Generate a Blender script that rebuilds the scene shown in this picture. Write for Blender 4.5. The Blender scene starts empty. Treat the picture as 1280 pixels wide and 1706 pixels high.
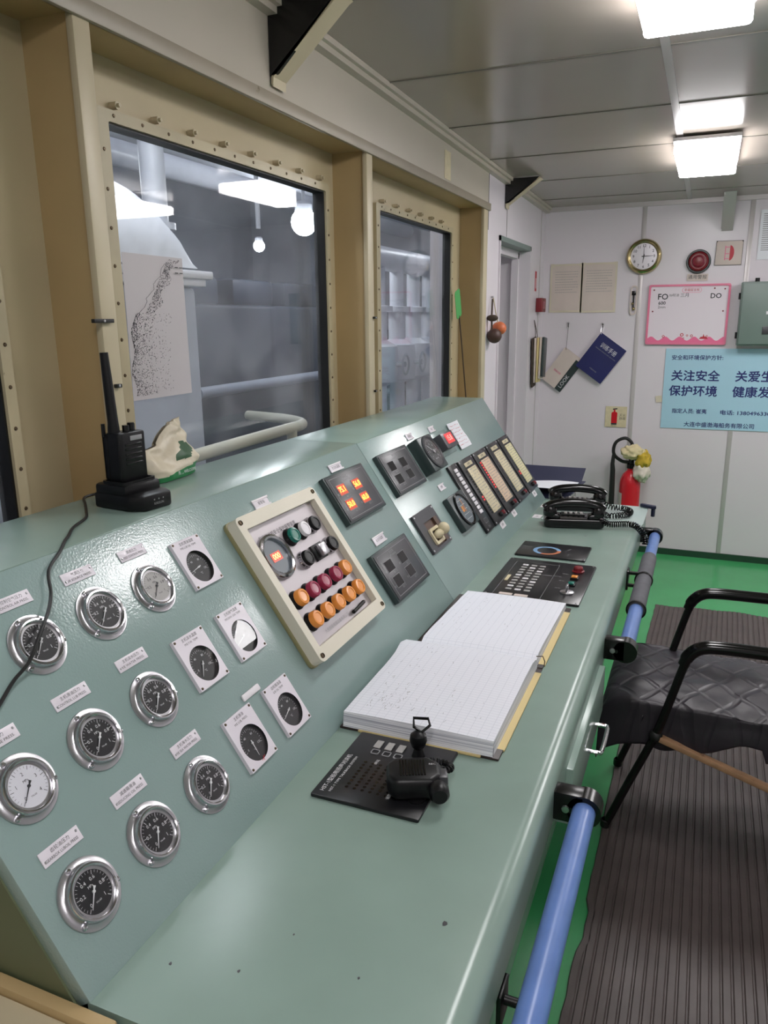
import bpy, bmesh, math, random
from mathutils import Matrix, Vector, noise

random.seed(7)
scene = bpy.context.scene
COL = scene.collection

# ------------------------------------------------------------------ camera
CAM_H = 1.5
def camera_matrix(yaw, pitch, roll):
    ca, sa, cb, sb, cc, sc = math.cos(yaw), math.sin(yaw), math.cos(pitch), math.sin(pitch), math.cos(roll), math.sin(roll)
    fwd = Vector((sa * cb, ca * cb, sb)); right = Vector((ca, -sa, 0)); up = right.cross(fwd)
    r = right * cc + up * sc
    u = -right * sc + up * cc
    m = Matrix((r, u, -fwd)).transposed().to_4x4()
    m.translation = (0, 0, CAM_H)
    return m
cam_data = bpy.data.cameras.new('camera')
cam_data.sensor_fit = 'AUTO'
cam_data.sensor_width = 36.0
cam_data.lens = 1270.0 / 1706.0 * 36.0
cam_data.clip_start = 0.02
cam = bpy.data.objects.new('camera', cam_data)
COL.objects.link(cam)
cam.matrix_world = camera_matrix(-0.397251, -0.247742, -0.0102957)
scene.camera = cam

# ------------------------------------------------------------------ world, exposure, lamp power
world = bpy.data.worlds.new('world')
scene.world = world
world.use_nodes = True
world.node_tree.nodes['Background'].inputs[0].default_value = (0.75, 0.82, 0.9, 1)
world.node_tree.nodes['Background'].inputs[1].default_value = 0.03
vs = scene.view_settings
vs.view_transform = 'Standard'
vs.look = 'None'
vs.exposure = 0.0
vs.gamma = 1.0
vs.use_curve_mapping = False
LAMP = 22.0            # emission of the ceiling lamp diffusers
ENGINE_LAMP = 60.0     # emission of the lamps in the engine room behind the glass

# ------------------------------------------------------------------ materials
def S(r, g, b):
    return tuple((c / 255 / 12.92) if c / 255 <= 0.04045 else ((c / 255 + 0.055) / 1.055) ** 2.4 for c in (r, g, b))
def mat(name, rgb, rough=0.5, metal=0.0, var=None, bump=None, spec=0.5, emit=None, coat=0.0, wear=None):
    m = bpy.data.materials.new(name); m.use_nodes = True
    nt = m.node_tree; b = nt.nodes['Principled BSDF']
    b.inputs['Base Color'].default_value = (*rgb, 1)
    b.inputs['Roughness'].default_value = rough
    b.inputs['Metallic'].default_value = metal
    b.inputs['Specular IOR Level'].default_value = spec
    b.inputs['Coat Weight'].default_value = coat
    tc = nt.nodes.new('ShaderNodeTexCoord')
    col = None
    if var:
        n = nt.nodes.new('ShaderNodeTexNoise'); n.inputs['Scale'].default_value = var[0]; n.inputs['Detail'].default_value = 5
        nt.links.new(tc.outputs['Object'], n.inputs['Vector'])
        r = nt.nodes.new('ShaderNodeMapRange'); r.inputs[1].default_value = 0.3; r.inputs[2].default_value = 0.7
        nt.links.new(n.outputs['Fac'], r.inputs[0])
        x = nt.nodes.new('ShaderNodeMix'); x.data_type = 'RGBA'
        k = var[1]
        x.inputs[6].default_value = (*[c * (1 - k) for c in rgb], 1)
        x.inputs[7].default_value = (*[min(1, c * (1 + k)) for c in rgb], 1)
        nt.links.new(r.outputs[0], x.inputs[0]); col = x.outputs[2]
    if wear:   # (scale, threshold, colour) blotches of dirt or chipped paint
        n = nt.nodes.new('ShaderNodeTexNoise'); n.inputs['Scale'].default_value = wear[0]; n.inputs['Detail'].default_value = 7; n.inputs['Roughness'].default_value = 0.65
        nt.links.new(tc.outputs['Object'], n.inputs['Vector'])
        r = nt.nodes.new('ShaderNodeMapRange'); r.inputs[1].default_value = wear[1]; r.inputs[2].default_value = wear[1] + 0.04
        nt.links.new(n.outputs['Fac'], r.inputs[0])
        x = nt.nodes.new('ShaderNodeMix'); x.data_type = 'RGBA'
        if col: nt.links.new(col, x.inputs[6])
        else: x.inputs[6].default_value = (*rgb, 1)
        x.inputs[7].default_value = (*wear[2], 1)
        nt.links.new(r.outputs[0], x.inputs[0]); col = x.outputs[2]
    if col: nt.links.new(col, b.inputs['Base Color'])
    if bump:
        n = nt.nodes.new('ShaderNodeTexNoise'); n.inputs['Scale'].default_value = bump[0]; n.inputs['Detail'].default_value = 2
        nt.links.new(tc.outputs['Object'], n.inputs['Vector'])
        bn = nt.nodes.new('ShaderNodeBump'); bn.inputs['Strength'].default_value = bump[1]; bn.inputs['Distance'].default_value = bump[2] if len(bump) > 2 else 0.001
        nt.links.new(n.outputs['Fac'], bn.inputs['Height']); nt.links.new(bn.outputs['Normal'], b.inputs['Normal'])
    if emit:
        b.inputs['Emission Color'].default_value = (*emit[0], 1); b.inputs['Emission Strength'].default_value = emit[1]
    return m

M = {}
M['console'] = mat('console_paint', S(136, 157, 154), 0.20, var=(5, 0.04), bump=(300, 0.45, 0.0008), spec=0.8, wear=(9, 0.74, S(112, 132, 124)))
M['console_desk'] = mat('console_desk_paint', S(134, 155, 146), 0.25, var=(6, 0.06), bump=(300, 0.05, 0.0004), wear=(14, 0.72, S(118, 138, 126)))
M['olive'] = mat('olive_shade', S(96, 104, 78), 0.4, var=(4, 0.06))  # end face darkened to olive, carrying its shade in the colour
M['beige'] = mat('beige_paint', S(214, 200, 168), 0.35, var=(5, 0.08), wear=(11, 0.70, S(160, 140, 100)))
M['fin'] = mat('aged_cream_paint', S(172, 148, 106), 0.42, var=(3, 0.10), wear=(8, 0.72, S(150, 122, 78)))
M['lip'] = mat('cream_edge_paint', S(188, 176, 148), 0.42, var=(6, 0.06), wear=(20, 0.72, S(140, 120, 80)))
M['window_wall'] = mat('window_wall_paint', S(178, 164, 132), 0.45, var=(3, 0.08), wear=(8, 0.72, S(165, 140, 95)))
M['frame'] = mat('window_frame_paint', S(172, 160, 130), 0.38, var=(7, 0.12), wear=(16, 0.66, S(96, 80, 56)))
M['rubber'] = mat('black_gasket', S(15, 15, 15), 0.5)
M['screw'] = mat('rusty_screw', S(92, 78, 60), 0.4, 0.7)
M['lining'] = mat('wall_lining', S(216, 209, 215), 0.30, var=(1.5, 0.03), bump=(6, 0.04, 0.004), spec=0.45, wear=(5, 0.76, S(188, 172, 150)))
M['header'] = mat('header_lining', S(182, 174, 160), 0.33, var=(2, 0.05), bump=(4, 0.05, 0.004), wear=(7, 0.72, S(186, 170, 140)))
M['trimgrey'] = mat('grey_trim', S(190, 184, 184), 0.35, 0.2)
M['trimtan'] = mat('tan_strip', S(150, 140, 124), 0.42, var=(8, 0.06), wear=(14, 0.68, S(112, 100, 80)))
M['trimdark'] = mat('dark_joint', S(110, 106, 98), 0.45)
M['ceiling'] = mat('ceiling_panel', S(158, 148, 138), 0.20, var=(1.2, 0.03), bump=(2.2, 0.14, 0.02), spec=0.75)
M['floor'] = mat('green_floor_paint', S(64, 158, 96), 0.22, var=(4, 0.07), bump=(8, 0.04, 0.002), wear=(6, 0.70, S(44, 118, 70)))
M['foot_shade'] = mat('green_foot_shade', S(34, 66, 48), 0.3)  # dark green carries the shadow gap and floor reflection at the wall foot
M['mat'] = mat('ribbed_rubber', S(80, 70, 68), 0.42, var=(12, 0.16), bump=(160, 0.15, 0.001), wear=(3, 0.66, S(98, 87, 83)))
M['blue'] = mat('blue_rail_paint', S(98, 128, 190), 0.32, var=(25, 0.08), wear=(26, 0.74, S(40, 48, 70)))
M['greysleeve'] = mat('grey_foam_sleeve', S(92, 92, 98), 0.75, var=(30, 0.12))
M['black'] = mat('black_plastic', S(13, 13, 15), 0.38, spec=0.35)
M['blackgloss'] = mat('glossy_black_plastic', S(12, 12, 13), 0.16)
M['blacksatin'] = mat('satin_black_plate', S(24, 24, 27), 0.28)
M['blackpaint'] = mat('black_metal_paint', S(16, 15, 15), 0.25, 0.1)
M['darkgrey'] = mat('dark_grey_plate', S(66, 66, 70), 0.33)
M['darkframe'] = mat('dark_green_grey_frame', S(46, 58, 58), 0.35)
M['windowblack'] = mat('dark_display_window', S(14, 12, 14), 0.15)
M['chrome'] = mat('chromed_steel', S(205, 204, 208), 0.16, 1.0, bump=(40, 0.05, 0.001))
M['steel'] = mat('brushed_steel', S(196, 194, 198), 0.30, 1.0, bump=(300, 0.08, 0.0004))
M['faceplate'] = mat('aluminium_face', S(176, 170, 173), 0.42, 0.55, var=(6, 0.04))
M['dialblack'] = mat('black_dial', S(18, 17, 22), 0.4)
M['dialwhite'] = mat('white_dial', S(210, 210, 218), 0.4)
M['dialgrey'] = mat('grey_dial', S(168, 166, 164), 0.4)
M['white'] = mat('white_plastic', S(226, 222, 226), 0.35)
M['whitetext'] = mat('white_print', S(215, 215, 218), 0.5)
M['greytext'] = mat('grey_print', S(140, 140, 142), 0.5)
M['inktext'] = mat('black_print', S(40, 40, 46), 0.5)
M['redtext'] = mat('red_print', S(186, 44, 58), 0.5)
M['plate'] = mat('white_engraved_plate', S(222, 216, 224), 0.32, var=(20, 0.03))
M['paper'] = mat('paper', S(226, 228, 234), 0.6, var=(6, 0.02))
M['oldpaper'] = mat('faded_paper', S(206, 192, 184), 0.55, var=(7, 0.05))
M['film'] = mat('yellowed_film', S(208, 198, 178), 0.3, var=(4, 0.08))
M['boxbeige'] = mat('cream_enclosure', S(214, 208, 190), 0.38, var=(8, 0.03))
M['boxolive'] = mat('enclosure_gasket', S(140, 134, 96), 0.4)
M['orange'] = mat('orange_lens', S(228, 146, 66), 0.25)
M['pink'] = mat('crimson_lens', S(150, 44, 74), 0.22)
M['green'] = mat('green_lens', S(16, 110, 96), 0.25)
M['red'] = mat('red_paint', S(196, 28, 40), 0.25)
M['darkred'] = mat('dark_red_plastic', S(120, 28, 36), 0.35)
M['brass'] = mat('brass', S(186, 170, 124), 0.2, 1.0)
M['ledorange'] = mat('orange_digits', S(255, 120, 40), 0.4, emit=((1.0, 0.42, 0.06), 3.0))
M['ledglow'] = mat('lit_orange_window', S(120, 20, 10), 0.3, emit=((1.0, 0.10, 0.02), 0.55))
M['ledred'] = mat('lit_red_window', S(150, 20, 24), 0.3, emit=((1.0, 0.06, 0.06), 0.7))
M['ledreddigit'] = mat('red_digits', S(255, 120, 110), 0.4, emit=((1.0, 0.35, 0.3), 2.0))
M['ledyellow'] = mat('yellow_digits', S(255, 220, 120), 0.4, emit=((1.0, 0.62, 0.2), 2.2))
M['cream'] = mat('cream_legend', S(206, 194, 160), 0.4, var=(40, 0.08))
M['pinkframe'] = mat('pink_plastic', S(222, 120, 150), 0.35)
M['pinkprint'] = mat('pink_print', S(226, 110, 150), 0.5)
M['board'] = mat('whiteboard', S(226, 216, 224), 0.2)
M['poster'] = mat('pale_blue_poster', S(166, 204, 222), 0.3, var=(2, 0.02))
M['navy'] = mat('navy_print', S(28, 36, 104), 0.5)
M['navycover'] = mat('navy_cover', S(34, 38, 92), 0.38, var=(8, 0.05))
M['navycloth'] = mat('navy_binder', S(30, 34, 62), 0.6)
M['greybox'] = mat('grey_green_enclosure', S(112, 128, 122), 0.4, var=(3, 0.03))
M['cover'] = mat('brown_leather', S(48, 36, 34), 0.4)
M['tanboard'] = mat('tan_edge', S(206, 186, 132), 0.6)
M['wood'] = mat('worn_tan_bar', S(170, 132, 100), 0.4, var=(20, 0.2), wear=(18, 0.6, S(130, 92, 66)))
M['cloth'] = mat('yellowed_rag', S(214, 200, 158), 0.8, var=(30, 0.12), bump=(50, 0.5, 0.004))
M['clothyellow'] = mat('yellow_rag', S(188, 160, 50), 0.8, var=(30, 0.2), bump=(50, 0.5, 0.004))
M['palegreen'] = mat('pale_worn_paint', S(176, 192, 188), 0.3, var=(6, 0.05))
M['plastic_bag'] = mat('translucent_bag', S(214, 204, 190), 0.35, var=(20, 0.08))
M['bag'] = mat('beige_bag', S(200, 190, 168), 0.42, var=(18, 0.10), bump=(40, 0.5, 0.004))
M['baggreen'] = mat('green_bag_print', S(30, 120, 66), 0.4)
M['bagdark'] = mat('green_bag_inside', S(48, 82, 54), 0.5)
M['engblue'] = mat('engine_blue', S(20, 35, 56), 0.5, var=(4, 0.15))
M['engdark'] = mat('engine_dark', S(28, 34, 44), 0.5, var=(4, 0.2))
M['enggrey'] = mat('engine_grey', S(160, 168, 182), 0.5, var=(3, 0.06))
M['engwhite'] = mat('engine_white', S(226, 229, 238), 0.4, var=(3, 0.05))
M['railwhite'] = mat('cream_pipe', S(206, 204, 184), 0.4)
M['green_net'] = mat('green_swatter', S(70, 160, 84), 0.5)
M['terracotta'] = mat('orange_float', S(196, 104, 62), 0.5, var=(40, 0.15))
M['darkfloat'] = mat('dark_brown_float', S(70, 46, 40), 0.5)
M['rope'] = mat('dark_cord', S(66, 54, 44), 0.8)
M['greyblue'] = mat('grey_blue_meter', S(96, 104, 112), 0.35)
M['brown'] = mat('brown_recess', S(84, 62, 50), 0.5)
M['blueprint'] = mat('blue_print', S(120, 158, 196), 0.45)
M['orangeprint'] = mat('orange_print', S(186, 112, 76), 0.45)

def emission_mat(name, rgb, s):
    m = bpy.data.materials.new(name); m.use_nodes = True
    b = m.node_tree.nodes['Principled BSDF']
    b.inputs['Base Color'].default_value = (0.8, 0.8, 0.8, 1)
    b.inputs['Emission Color'].default_value = (*rgb, 1); b.inputs['Emission Strength'].default_value = s
    return m
M['lamp'] = emission_mat('lit_diffuser', (1.0, 0.975, 0.985), LAMP)
M['englamp'] = emission_mat('lit_engine_lamp', (0.88, 0.94, 1.0), ENGINE_LAMP)

def glass_mat(name, haze, haze_rgb, ior=1.45, smudge=0.0):
    """a clear pane: see-through, mirror reflection by the Fresnel law, a film of dirt"""
    m = bpy.data.materials.new(name); m.use_nodes = True; nt = m.node_tree
    for n in list(nt.nodes): nt.nodes.remove(n)
    out = nt.nodes.new('ShaderNodeOutputMaterial')
    tr = nt.nodes.new('ShaderNodeBsdfTransparent'); gl = nt.nodes.new('ShaderNodeBsdfGlossy'); gl.inputs['Roughness'].default_value = 0.015
    df = nt.nodes.new('ShaderNodeBsdfDiffuse'); df.inputs['Color'].default_value = (*haze_rgb, 1)
    fr = nt.nodes.new('ShaderNodeFresnel')
    ge = nt.nodes.new('ShaderNodeNewGeometry'); bf = nt.nodes.new('ShaderNodeMapRange')      # the same reflectance from both faces of a thin pane
    bf.inputs[3].default_value = ior; bf.inputs[4].default_value = 1 / ior
    nt.links.new(ge.outputs['Backfacing'], bf.inputs[0]); nt.links.new(bf.outputs[0], fr.inputs['IOR'])
    m1 = nt.nodes.new('ShaderNodeMixShader'); m2 = nt.nodes.new('ShaderNodeMixShader')
    m1.inputs[0].default_value = haze
    if smudge:
        tc = nt.nodes.new('ShaderNodeTexCoord'); nz = nt.nodes.new('ShaderNodeTexNoise'); nz.inputs['Scale'].default_value = 5; nz.inputs['Detail'].default_value = 6
        nz.inputs['Distortion'].default_value = 0.6
        nt.links.new(tc.outputs['Object'], nz.inputs['Vector'])
        mr = nt.nodes.new('ShaderNodeMapRange'); mr.inputs[1].default_value = 0.42; mr.inputs[2].default_value = 0.72; mr.inputs[3].default_value = haze; mr.inputs[4].default_value = haze + smudge
        nt.links.new(nz.outputs['Fac'], mr.inputs[0]); nt.links.new(mr.outputs[0], m1.inputs[0])
    nt.links.new(tr.outputs[0], m1.inputs[1]); nt.links.new(df.outputs[0], m1.inputs[2])
    nt.links.new(fr.outputs[0], m2.inputs[0]); nt.links.new(m1.outputs[0], m2.inputs[1]); nt.links.new(gl.outputs[0], m2.inputs[2])
    nt.links.new(m2.outputs[0], out.inputs[0])
    return m
M['pane'] = glass_mat('window_glass', 0.05, (0.62, 0.66, 0.74), 1.35, 0.10)
M['lens'] = glass_mat('gauge_glass', 0.005, (0.5, 0.5, 0.5), 1.4)

def page_mat():
    m = bpy.data.materials.new('ruled_page'); m.use_nodes = True; nt = m.node_tree; b = nt.nodes['Principled BSDF']
    b.inputs['Roughness'].default_value = 0.6
    tc = nt.nodes.new('ShaderNodeTexCoord')
    br = nt.nodes.new('ShaderNodeTexBrick')
    br.offset = 0.0; br.inputs['Scale'].default_value = 1.0
    br.inputs['Brick Width'].default_value = 0.0165; br.inputs['Row Height'].default_value = 0.0085; br.inputs['Mortar Size'].default_value = 0.0005; br.inputs['Mortar Smooth'].default_value = 0.2
    br.inputs['Color1'].default_value = (*S(228, 230, 238), 1); br.inputs['Color2'].default_value = (*S(228, 230, 238), 1); br.inputs['Mortar'].default_value = (*S(208, 211, 221), 1)
    nt.links.new(tc.outputs['Object'], br.inputs['Vector'])
    nt.links.new(br.outputs['Color'], b.inputs['Base Color'])
    return m
M['page'] = page_mat()
def page_edge_mat():
    m = bpy.data.materials.new('page_edges'); m.use_nodes = True; nt = m.node_tree; b = nt.nodes['Principled BSDF']
    b.inputs['Roughness'].default_value = 0.7
    tc = nt.nodes.new('ShaderNodeTexCoord'); mp = nt.nodes.new('ShaderNodeMapping'); mp.inputs['Scale'].default_value = (3, 3, 420)
    nz = nt.nodes.new('ShaderNodeTexNoise'); nz.inputs['Scale'].default_value = 1.0
    nt.links.new(tc.outputs['Object'], mp.inputs['Vector']); nt.links.new(mp.outputs[0], nz.inputs['Vector'])
    cr = nt.nodes.new('ShaderNodeMix'); cr.data_type = 'RGBA'
    cr.inputs[6].default_value = (*S(170, 172, 184), 1); cr.inputs[7].default_value = (*S(238, 238, 242), 1)
    mr = nt.nodes.new('ShaderNodeMapRange'); mr.inputs[1].default_value = 0.35; mr.inputs[2].default_value = 0.6
    nt.links.new(nz.outputs['Fac'], mr.inputs[0]); nt.links.new(mr.outputs[0], cr.inputs[0]); nt.links.new(cr.outputs[2], b.inputs['Base Color'])
    return m
M['pageedge'] = page_edge_mat()
def quilt_mat():
    m = bpy.data.materials.new('quilted_black_cloth'); m.use_nodes = True; nt = m.node_tree; b = nt.nodes['Principled BSDF']
    b.inputs['Base Color'].default_value = (*S(41, 35, 43), 1); b.inputs['Roughness'].default_value = 0.40
    tc = nt.nodes.new('ShaderNodeTexCoord')
    last = None
    for ang in (0.6, -0.75):
        mp = nt.nodes.new('ShaderNodeMapping'); mp.inputs['Rotation'].default_value = (0, 0, ang)
        w = nt.nodes.new('ShaderNodeTexWave'); w.inputs['Scale'].default_value = 3.7; w.inputs['Distortion'].default_value = 2.2; w.inputs['Detail'].default_value = 2
        nt.links.new(tc.outputs['Object'], mp.inputs['Vector']); nt.links.new(mp.outputs[0], w.inputs['Vector'])
        mr = nt.nodes.new('ShaderNodeMapRange'); mr.inputs[1].default_value = 0.0; mr.inputs[2].default_value = 0.12
        nt.links.new(w.outputs['Fac'], mr.inputs[0])
        if last is None: last = mr.outputs[0]
        else:
            mm = nt.nodes.new('ShaderNodeMath'); mm.operation = 'MINIMUM'
            nt.links.new(last, mm.inputs[0]); nt.links.new(mr.outputs[0], mm.inputs[1]); last = mm.outputs[0]
    nz = nt.nodes.new('ShaderNodeTexNoise'); nz.inputs['Scale'].default_value = 14; nz.inputs['Detail'].default_value = 5
    nt.links.new(tc.outputs['Object'], nz.inputs['Vector'])
    ad = nt.nodes.new('ShaderNodeMath'); ad.operation = 'ADD'
    nt.links.new(last, ad.inputs[0]); nt.links.new(nz.outputs['Fac'], ad.inputs[1])
    bn = nt.nodes.new('ShaderNodeBump'); bn.inputs['Strength'].default_value = 0.38; bn.inputs['Distance'].default_value = 0.006
    nt.links.new(ad.outputs[0], bn.inputs['Height']); nt.links.new(bn.outputs['Normal'], b.inputs['Normal'])
    return m
M['quilt'] = quilt_mat()
def chart_mat():
    """a sea chart: speckled soundings along a coast"""
    m = bpy.data.materials.new('printed_chart'); m.use_nodes = True; nt = m.node_tree; b = nt.nodes['Principled BSDF']
    b.inputs['Roughness'].default_value = 0.5
    b.inputs['Base Color'].default_value = (*S(184, 178, 180), 1)
    return m
M['chart'] = chart_mat()

# ------------------------------------------------------------------ mesh builder
class MB:
    def __init__(self): self.bm = bmesh.new()
    def _in(self, tmp, T, mi):
        for f in tmp.faces: f.material_index = mi
        me = bpy.data.meshes.new('tmp'); tmp.to_mesh(me); tmp.free()
        if T is not None: me.transform(T)
        self.bm.from_mesh(me); bpy.data.meshes.remove(me)
        return self
    def box(self, x0, x1, y0, y1, z0, z1, bev=0.0, seg=2, T=None, mi=0):
        t = bmesh.new()
        bmesh.ops.create_cube(t, size=1.0)
        for v in t.verts:
            v.co = Vector((x0 + (v.co.x + .5) * (x1 - x0), y0 + (v.co.y + .5) * (y1 - y0), z0 + (v.co.z + .5) * (z1 - z0)))
        if bev > 0: bmesh.ops.bevel(t, geom=list(t.edges), offset=bev, segments=seg, affect='EDGES', profile=0.5)
        return self._in(t, T, mi)
    def prism(self, poly, z0, z1, bev=0.0, seg=2, T=None, mi=0):
        """polygon in local XY pulled from z0 to z1"""
        t = bmesh.new()
        lo = [t.verts.new((p[0], p[1], z0)) for p in poly]; hi = [t.verts.new((p[0], p[1], z1)) for p in poly]
        n = len(poly)
        t.faces.new(list(reversed(lo))); t.faces.new(hi)
        for i in range(n): t.faces.new((lo[i], lo[(i + 1) % n], hi[(i + 1) % n], hi[i]))
        bmesh.ops.recalc_face_normals(t, faces=t.faces)
        if bev > 0: bmesh.ops.bevel(t, geom=list(t.edges), offset=bev, segments=seg, affect='EDGES', profile=0.5)
        return self._in(t, T, mi)
    def lathe(self, prof, seg=36, T=None, mi=0, sx=1.0, sy=1.0):
        """profile [(r, z), ...] turned about local Z"""
        t = bmesh.new(); rings = []
        for r, z in prof:
            if r < 1e-6: rings.append([t.verts.new((0, 0, z))])
            else: rings.append([t.verts.new((sx * r * math.cos(2 * math.pi * k / seg), sy * r * math.sin(2 * math.pi * k / seg), z)) for k in range(seg)])
        for a, b in zip(rings, rings[1:]):
            for k in range(seg):
                k2 = (k + 1) % seg
                if len(a) == 1 and len(b) == 1: continue
                if len(a) == 1: t.faces.new((a[0], b[k2], b[k]))
                elif len(b) == 1: t.faces.new((a[k], a[k2], b[0]))
                else: t.faces.new((a[k], a[k2], b[k2], b[k]))
        bmesh.ops.recalc_face_normals(t, faces=t.faces)
        return self._in(t, T, mi)
    def cyl(self, p0, p1, r0, r1=None, seg=20, mi=0):
        r1 = r0 if r1 is None else r1
        d = Vector(p1) - Vector(p0)
        T = Matrix.Translation(p0) @ d.to_track_quat('Z', 'Y').to_matrix().to_4x4()
        return self.lathe([(0, 0), (r0, 0), (r1, d.length), (0, d.length)], seg, T, mi)
    def sphere(self, c, r, sx=1, sy=1, sz=1, seg=20, mi=0, T=None):
        prof = [(max(0, r * math.sin(math.pi * i / 10)) if 0 < i < 10 else 0, -r * sz * math.cos(math.pi * i / 10)) for i in range(11)]
        TT = Matrix.Translation(c)
        if T is not None: TT = T @ TT
        return self.lathe(prof, seg, TT, mi, sx, sy)
    def tube(self, pts, r, seg=10, closed=False, mi=0, cap=True):
        P = [Vector(p) for p in pts]; n = len(P); t = bmesh.new(); rings = []
        R = r if isinstance(r, (list, tuple)) else [r] * n
        def tan(i):
            if closed: return (P[(i + 1) % n] - P[i - 1]).normalized()
            return (P[min(i + 1, n - 1)] - P[max(i - 1, 0)]).normalized()
        up = Vector((0, 0, 1)); t0 = tan(0)
        if abs(t0.dot(up)) > 0.9: up = Vector((1, 0, 0))
        nrm = (up - t0 * up.dot(t0)).normalized()
        for i in range(n):
            tt = tan(i); nrm = (nrm - tt * nrm.dot(tt)).normalized(); bn = tt.cross(nrm)
            rings.append([t.verts.new(P[i] + (nrm * math.cos(2 * math.pi * k / seg) + bn * math.sin(2 * math.pi * k / seg)) * R[i]) for k in range(seg)])
        for i in range(n if closed else n - 1):
            a, b = rings[i], rings[(i + 1) % n]
            for k in range(seg): t.faces.new((a[k], a[(k + 1) % seg], b[(k + 1) % seg], b[k]))
        if not closed and cap:
            t.faces.new(list(reversed(rings[0]))); t.faces.new(rings[-1])
        bmesh.ops.recalc_face_normals(t, faces=t.faces)
        return self._in(t, None, mi)
    def grid(self, fn, nu, nv, mi=0, mfn=None):
        t = bmesh.new()
        V = [[t.verts.new(fn(i / nu, j / nv)) for j in range(nv + 1)] for i in range(nu + 1)]
        fs = []
        for i in range(nu):
            for j in range(nv):
                f = t.faces.new((V[i][j], V[i + 1][j], V[i + 1][j + 1], V[i][j + 1])); fs.append((f, i, j))
        if mfn is None: return self._in(t, None, mi)
        for f, i, j in fs: f.material_index = mfn((i + .5) / nu, (j + .5) / nv)
        me = bpy.data.meshes.new('tmp'); t.to_mesh(me); t.free(); self.bm.from_mesh(me); bpy.data.meshes.remove(me)
        return self
    def quad(self, pts, mi=0):
        t = bmesh.new(); t.faces.new([t.verts.new(p) for p in pts])
        return self._in(t, None, mi)
    def ring(self, outer, inner, z0, z1, mi=0):
        """frame between two polygons with the same number of points (local XY), from z0 to z1"""
        t = bmesh.new(); n = len(outer)
        def mk(p, z): return [t.verts.new((q[0], q[1], z)) for q in p]
        ol, oh, il, ih = mk(outer, z0), mk(outer, z1), mk(inner, z0), mk(inner, z1)
        for i in range(n):
            j = (i + 1) % n
            t.faces.new((oh[i], oh[j], ih[j], ih[i])); t.faces.new((ol[j], ol[i], il[i], il[j]))
            t.faces.new((ol[i], ol[j], oh[j], oh[i])); t.faces.new((il[j], il[i], ih[i], ih[j]))
        bmesh.ops.recalc_face_normals(t, faces=t.faces)
        return self._in(t, None, mi)
    def mesh(self, name, mats, smooth=35):
        me = bpy.data.meshes.new(name); self.bm.to_mesh(me); self.bm.free()
        for m in (mats if isinstance(mats, (list, tuple)) else [mats]): me.materials.append(m)
        if smooth:
            for p in me.polygons: p.use_smooth = True
            me.set_sharp_from_angle(angle=math.radians(smooth))
        return me
    def build(self, name, mats, parent=None, T=None, smooth=35):
        return link(name, self.mesh(name, mats, smooth), parent, T)

def link(name, me, parent=None, T=None):
    o = bpy.data.objects.new(name, me); COL.objects.link(o)
    if parent is not None: o.parent = parent
    if T is not None: o.matrix_local = T
    return o
def tag(o, label, cat, group=None, kind=None):
    o['label'] = label; o['category'] = cat
    if group: o['group'] = group
    if kind: o['kind'] = kind
    return o
def thing(name, label, cat, T=None, group=None):
    o = bpy.data.objects.new(name, None); COL.objects.link(o); o.empty_display_size = 0.05
    if T is not None: o.matrix_world = T
    return tag(o, label, cat, group)
def struct(name, mb, m, label=None, cat=None, smooth=35):
    o = mb.build(name, m, smooth=smooth); o['kind'] = 'structure'
    if label: o['label'] = label
    if cat: o['category'] = cat
    return o
def kids(o): return [c for c in COL.objects if c.parent == o]
def copy_tree(o, parent=None):
    c = o.copy(); COL.objects.link(c)
    if parent is not None: c.parent = parent
    for ch in kids(o): copy_tree(ch, c)
    return c
def basis(x, y, z, o):
    m = Matrix.Identity(4)
    for i, a in enumerate((x, y, z)):
        for k in range(3): m[k][i] = a[k]
    m.translation = o
    return m
SL_S = Vector((-0.563, 0, 0.826)).normalized(); SL_N = Vector((0.826, 0, 0.563)).normalized(); SL_O = Vector((-0.545, 0, 0.801))
def slope(u, v, off=0.0005): return basis((0, 1, 0), SL_S, SL_N, SL_O + Vector((0, u, 0)) + SL_S * v + SL_N * off)   # on the console's sloping face: x along it, y up it, z out of it
def desk(y, x, off=0.0005, rot=0.0): return basis((0, 1, 0), (-1, 0, 0), (0, 0, 1), Vector((x, y, 0.801 + off))) @ Matrix.Rotation(rot, 4, 'Z')
def back(x, z, off=0.0005, rot=0.0): return basis((1, 0, 0), (0, 0, 1), (0, -1, 0), Vector((x, 5.08 - off, z))) @ Matrix.Rotation(rot, 4, 'Z')
def left(y, z, off=0.0005, x=-1.012): return basis((0, 1, 0), (0, 0, 1), (1, 0, 0), Vector((x + off, y, z)))

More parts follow.
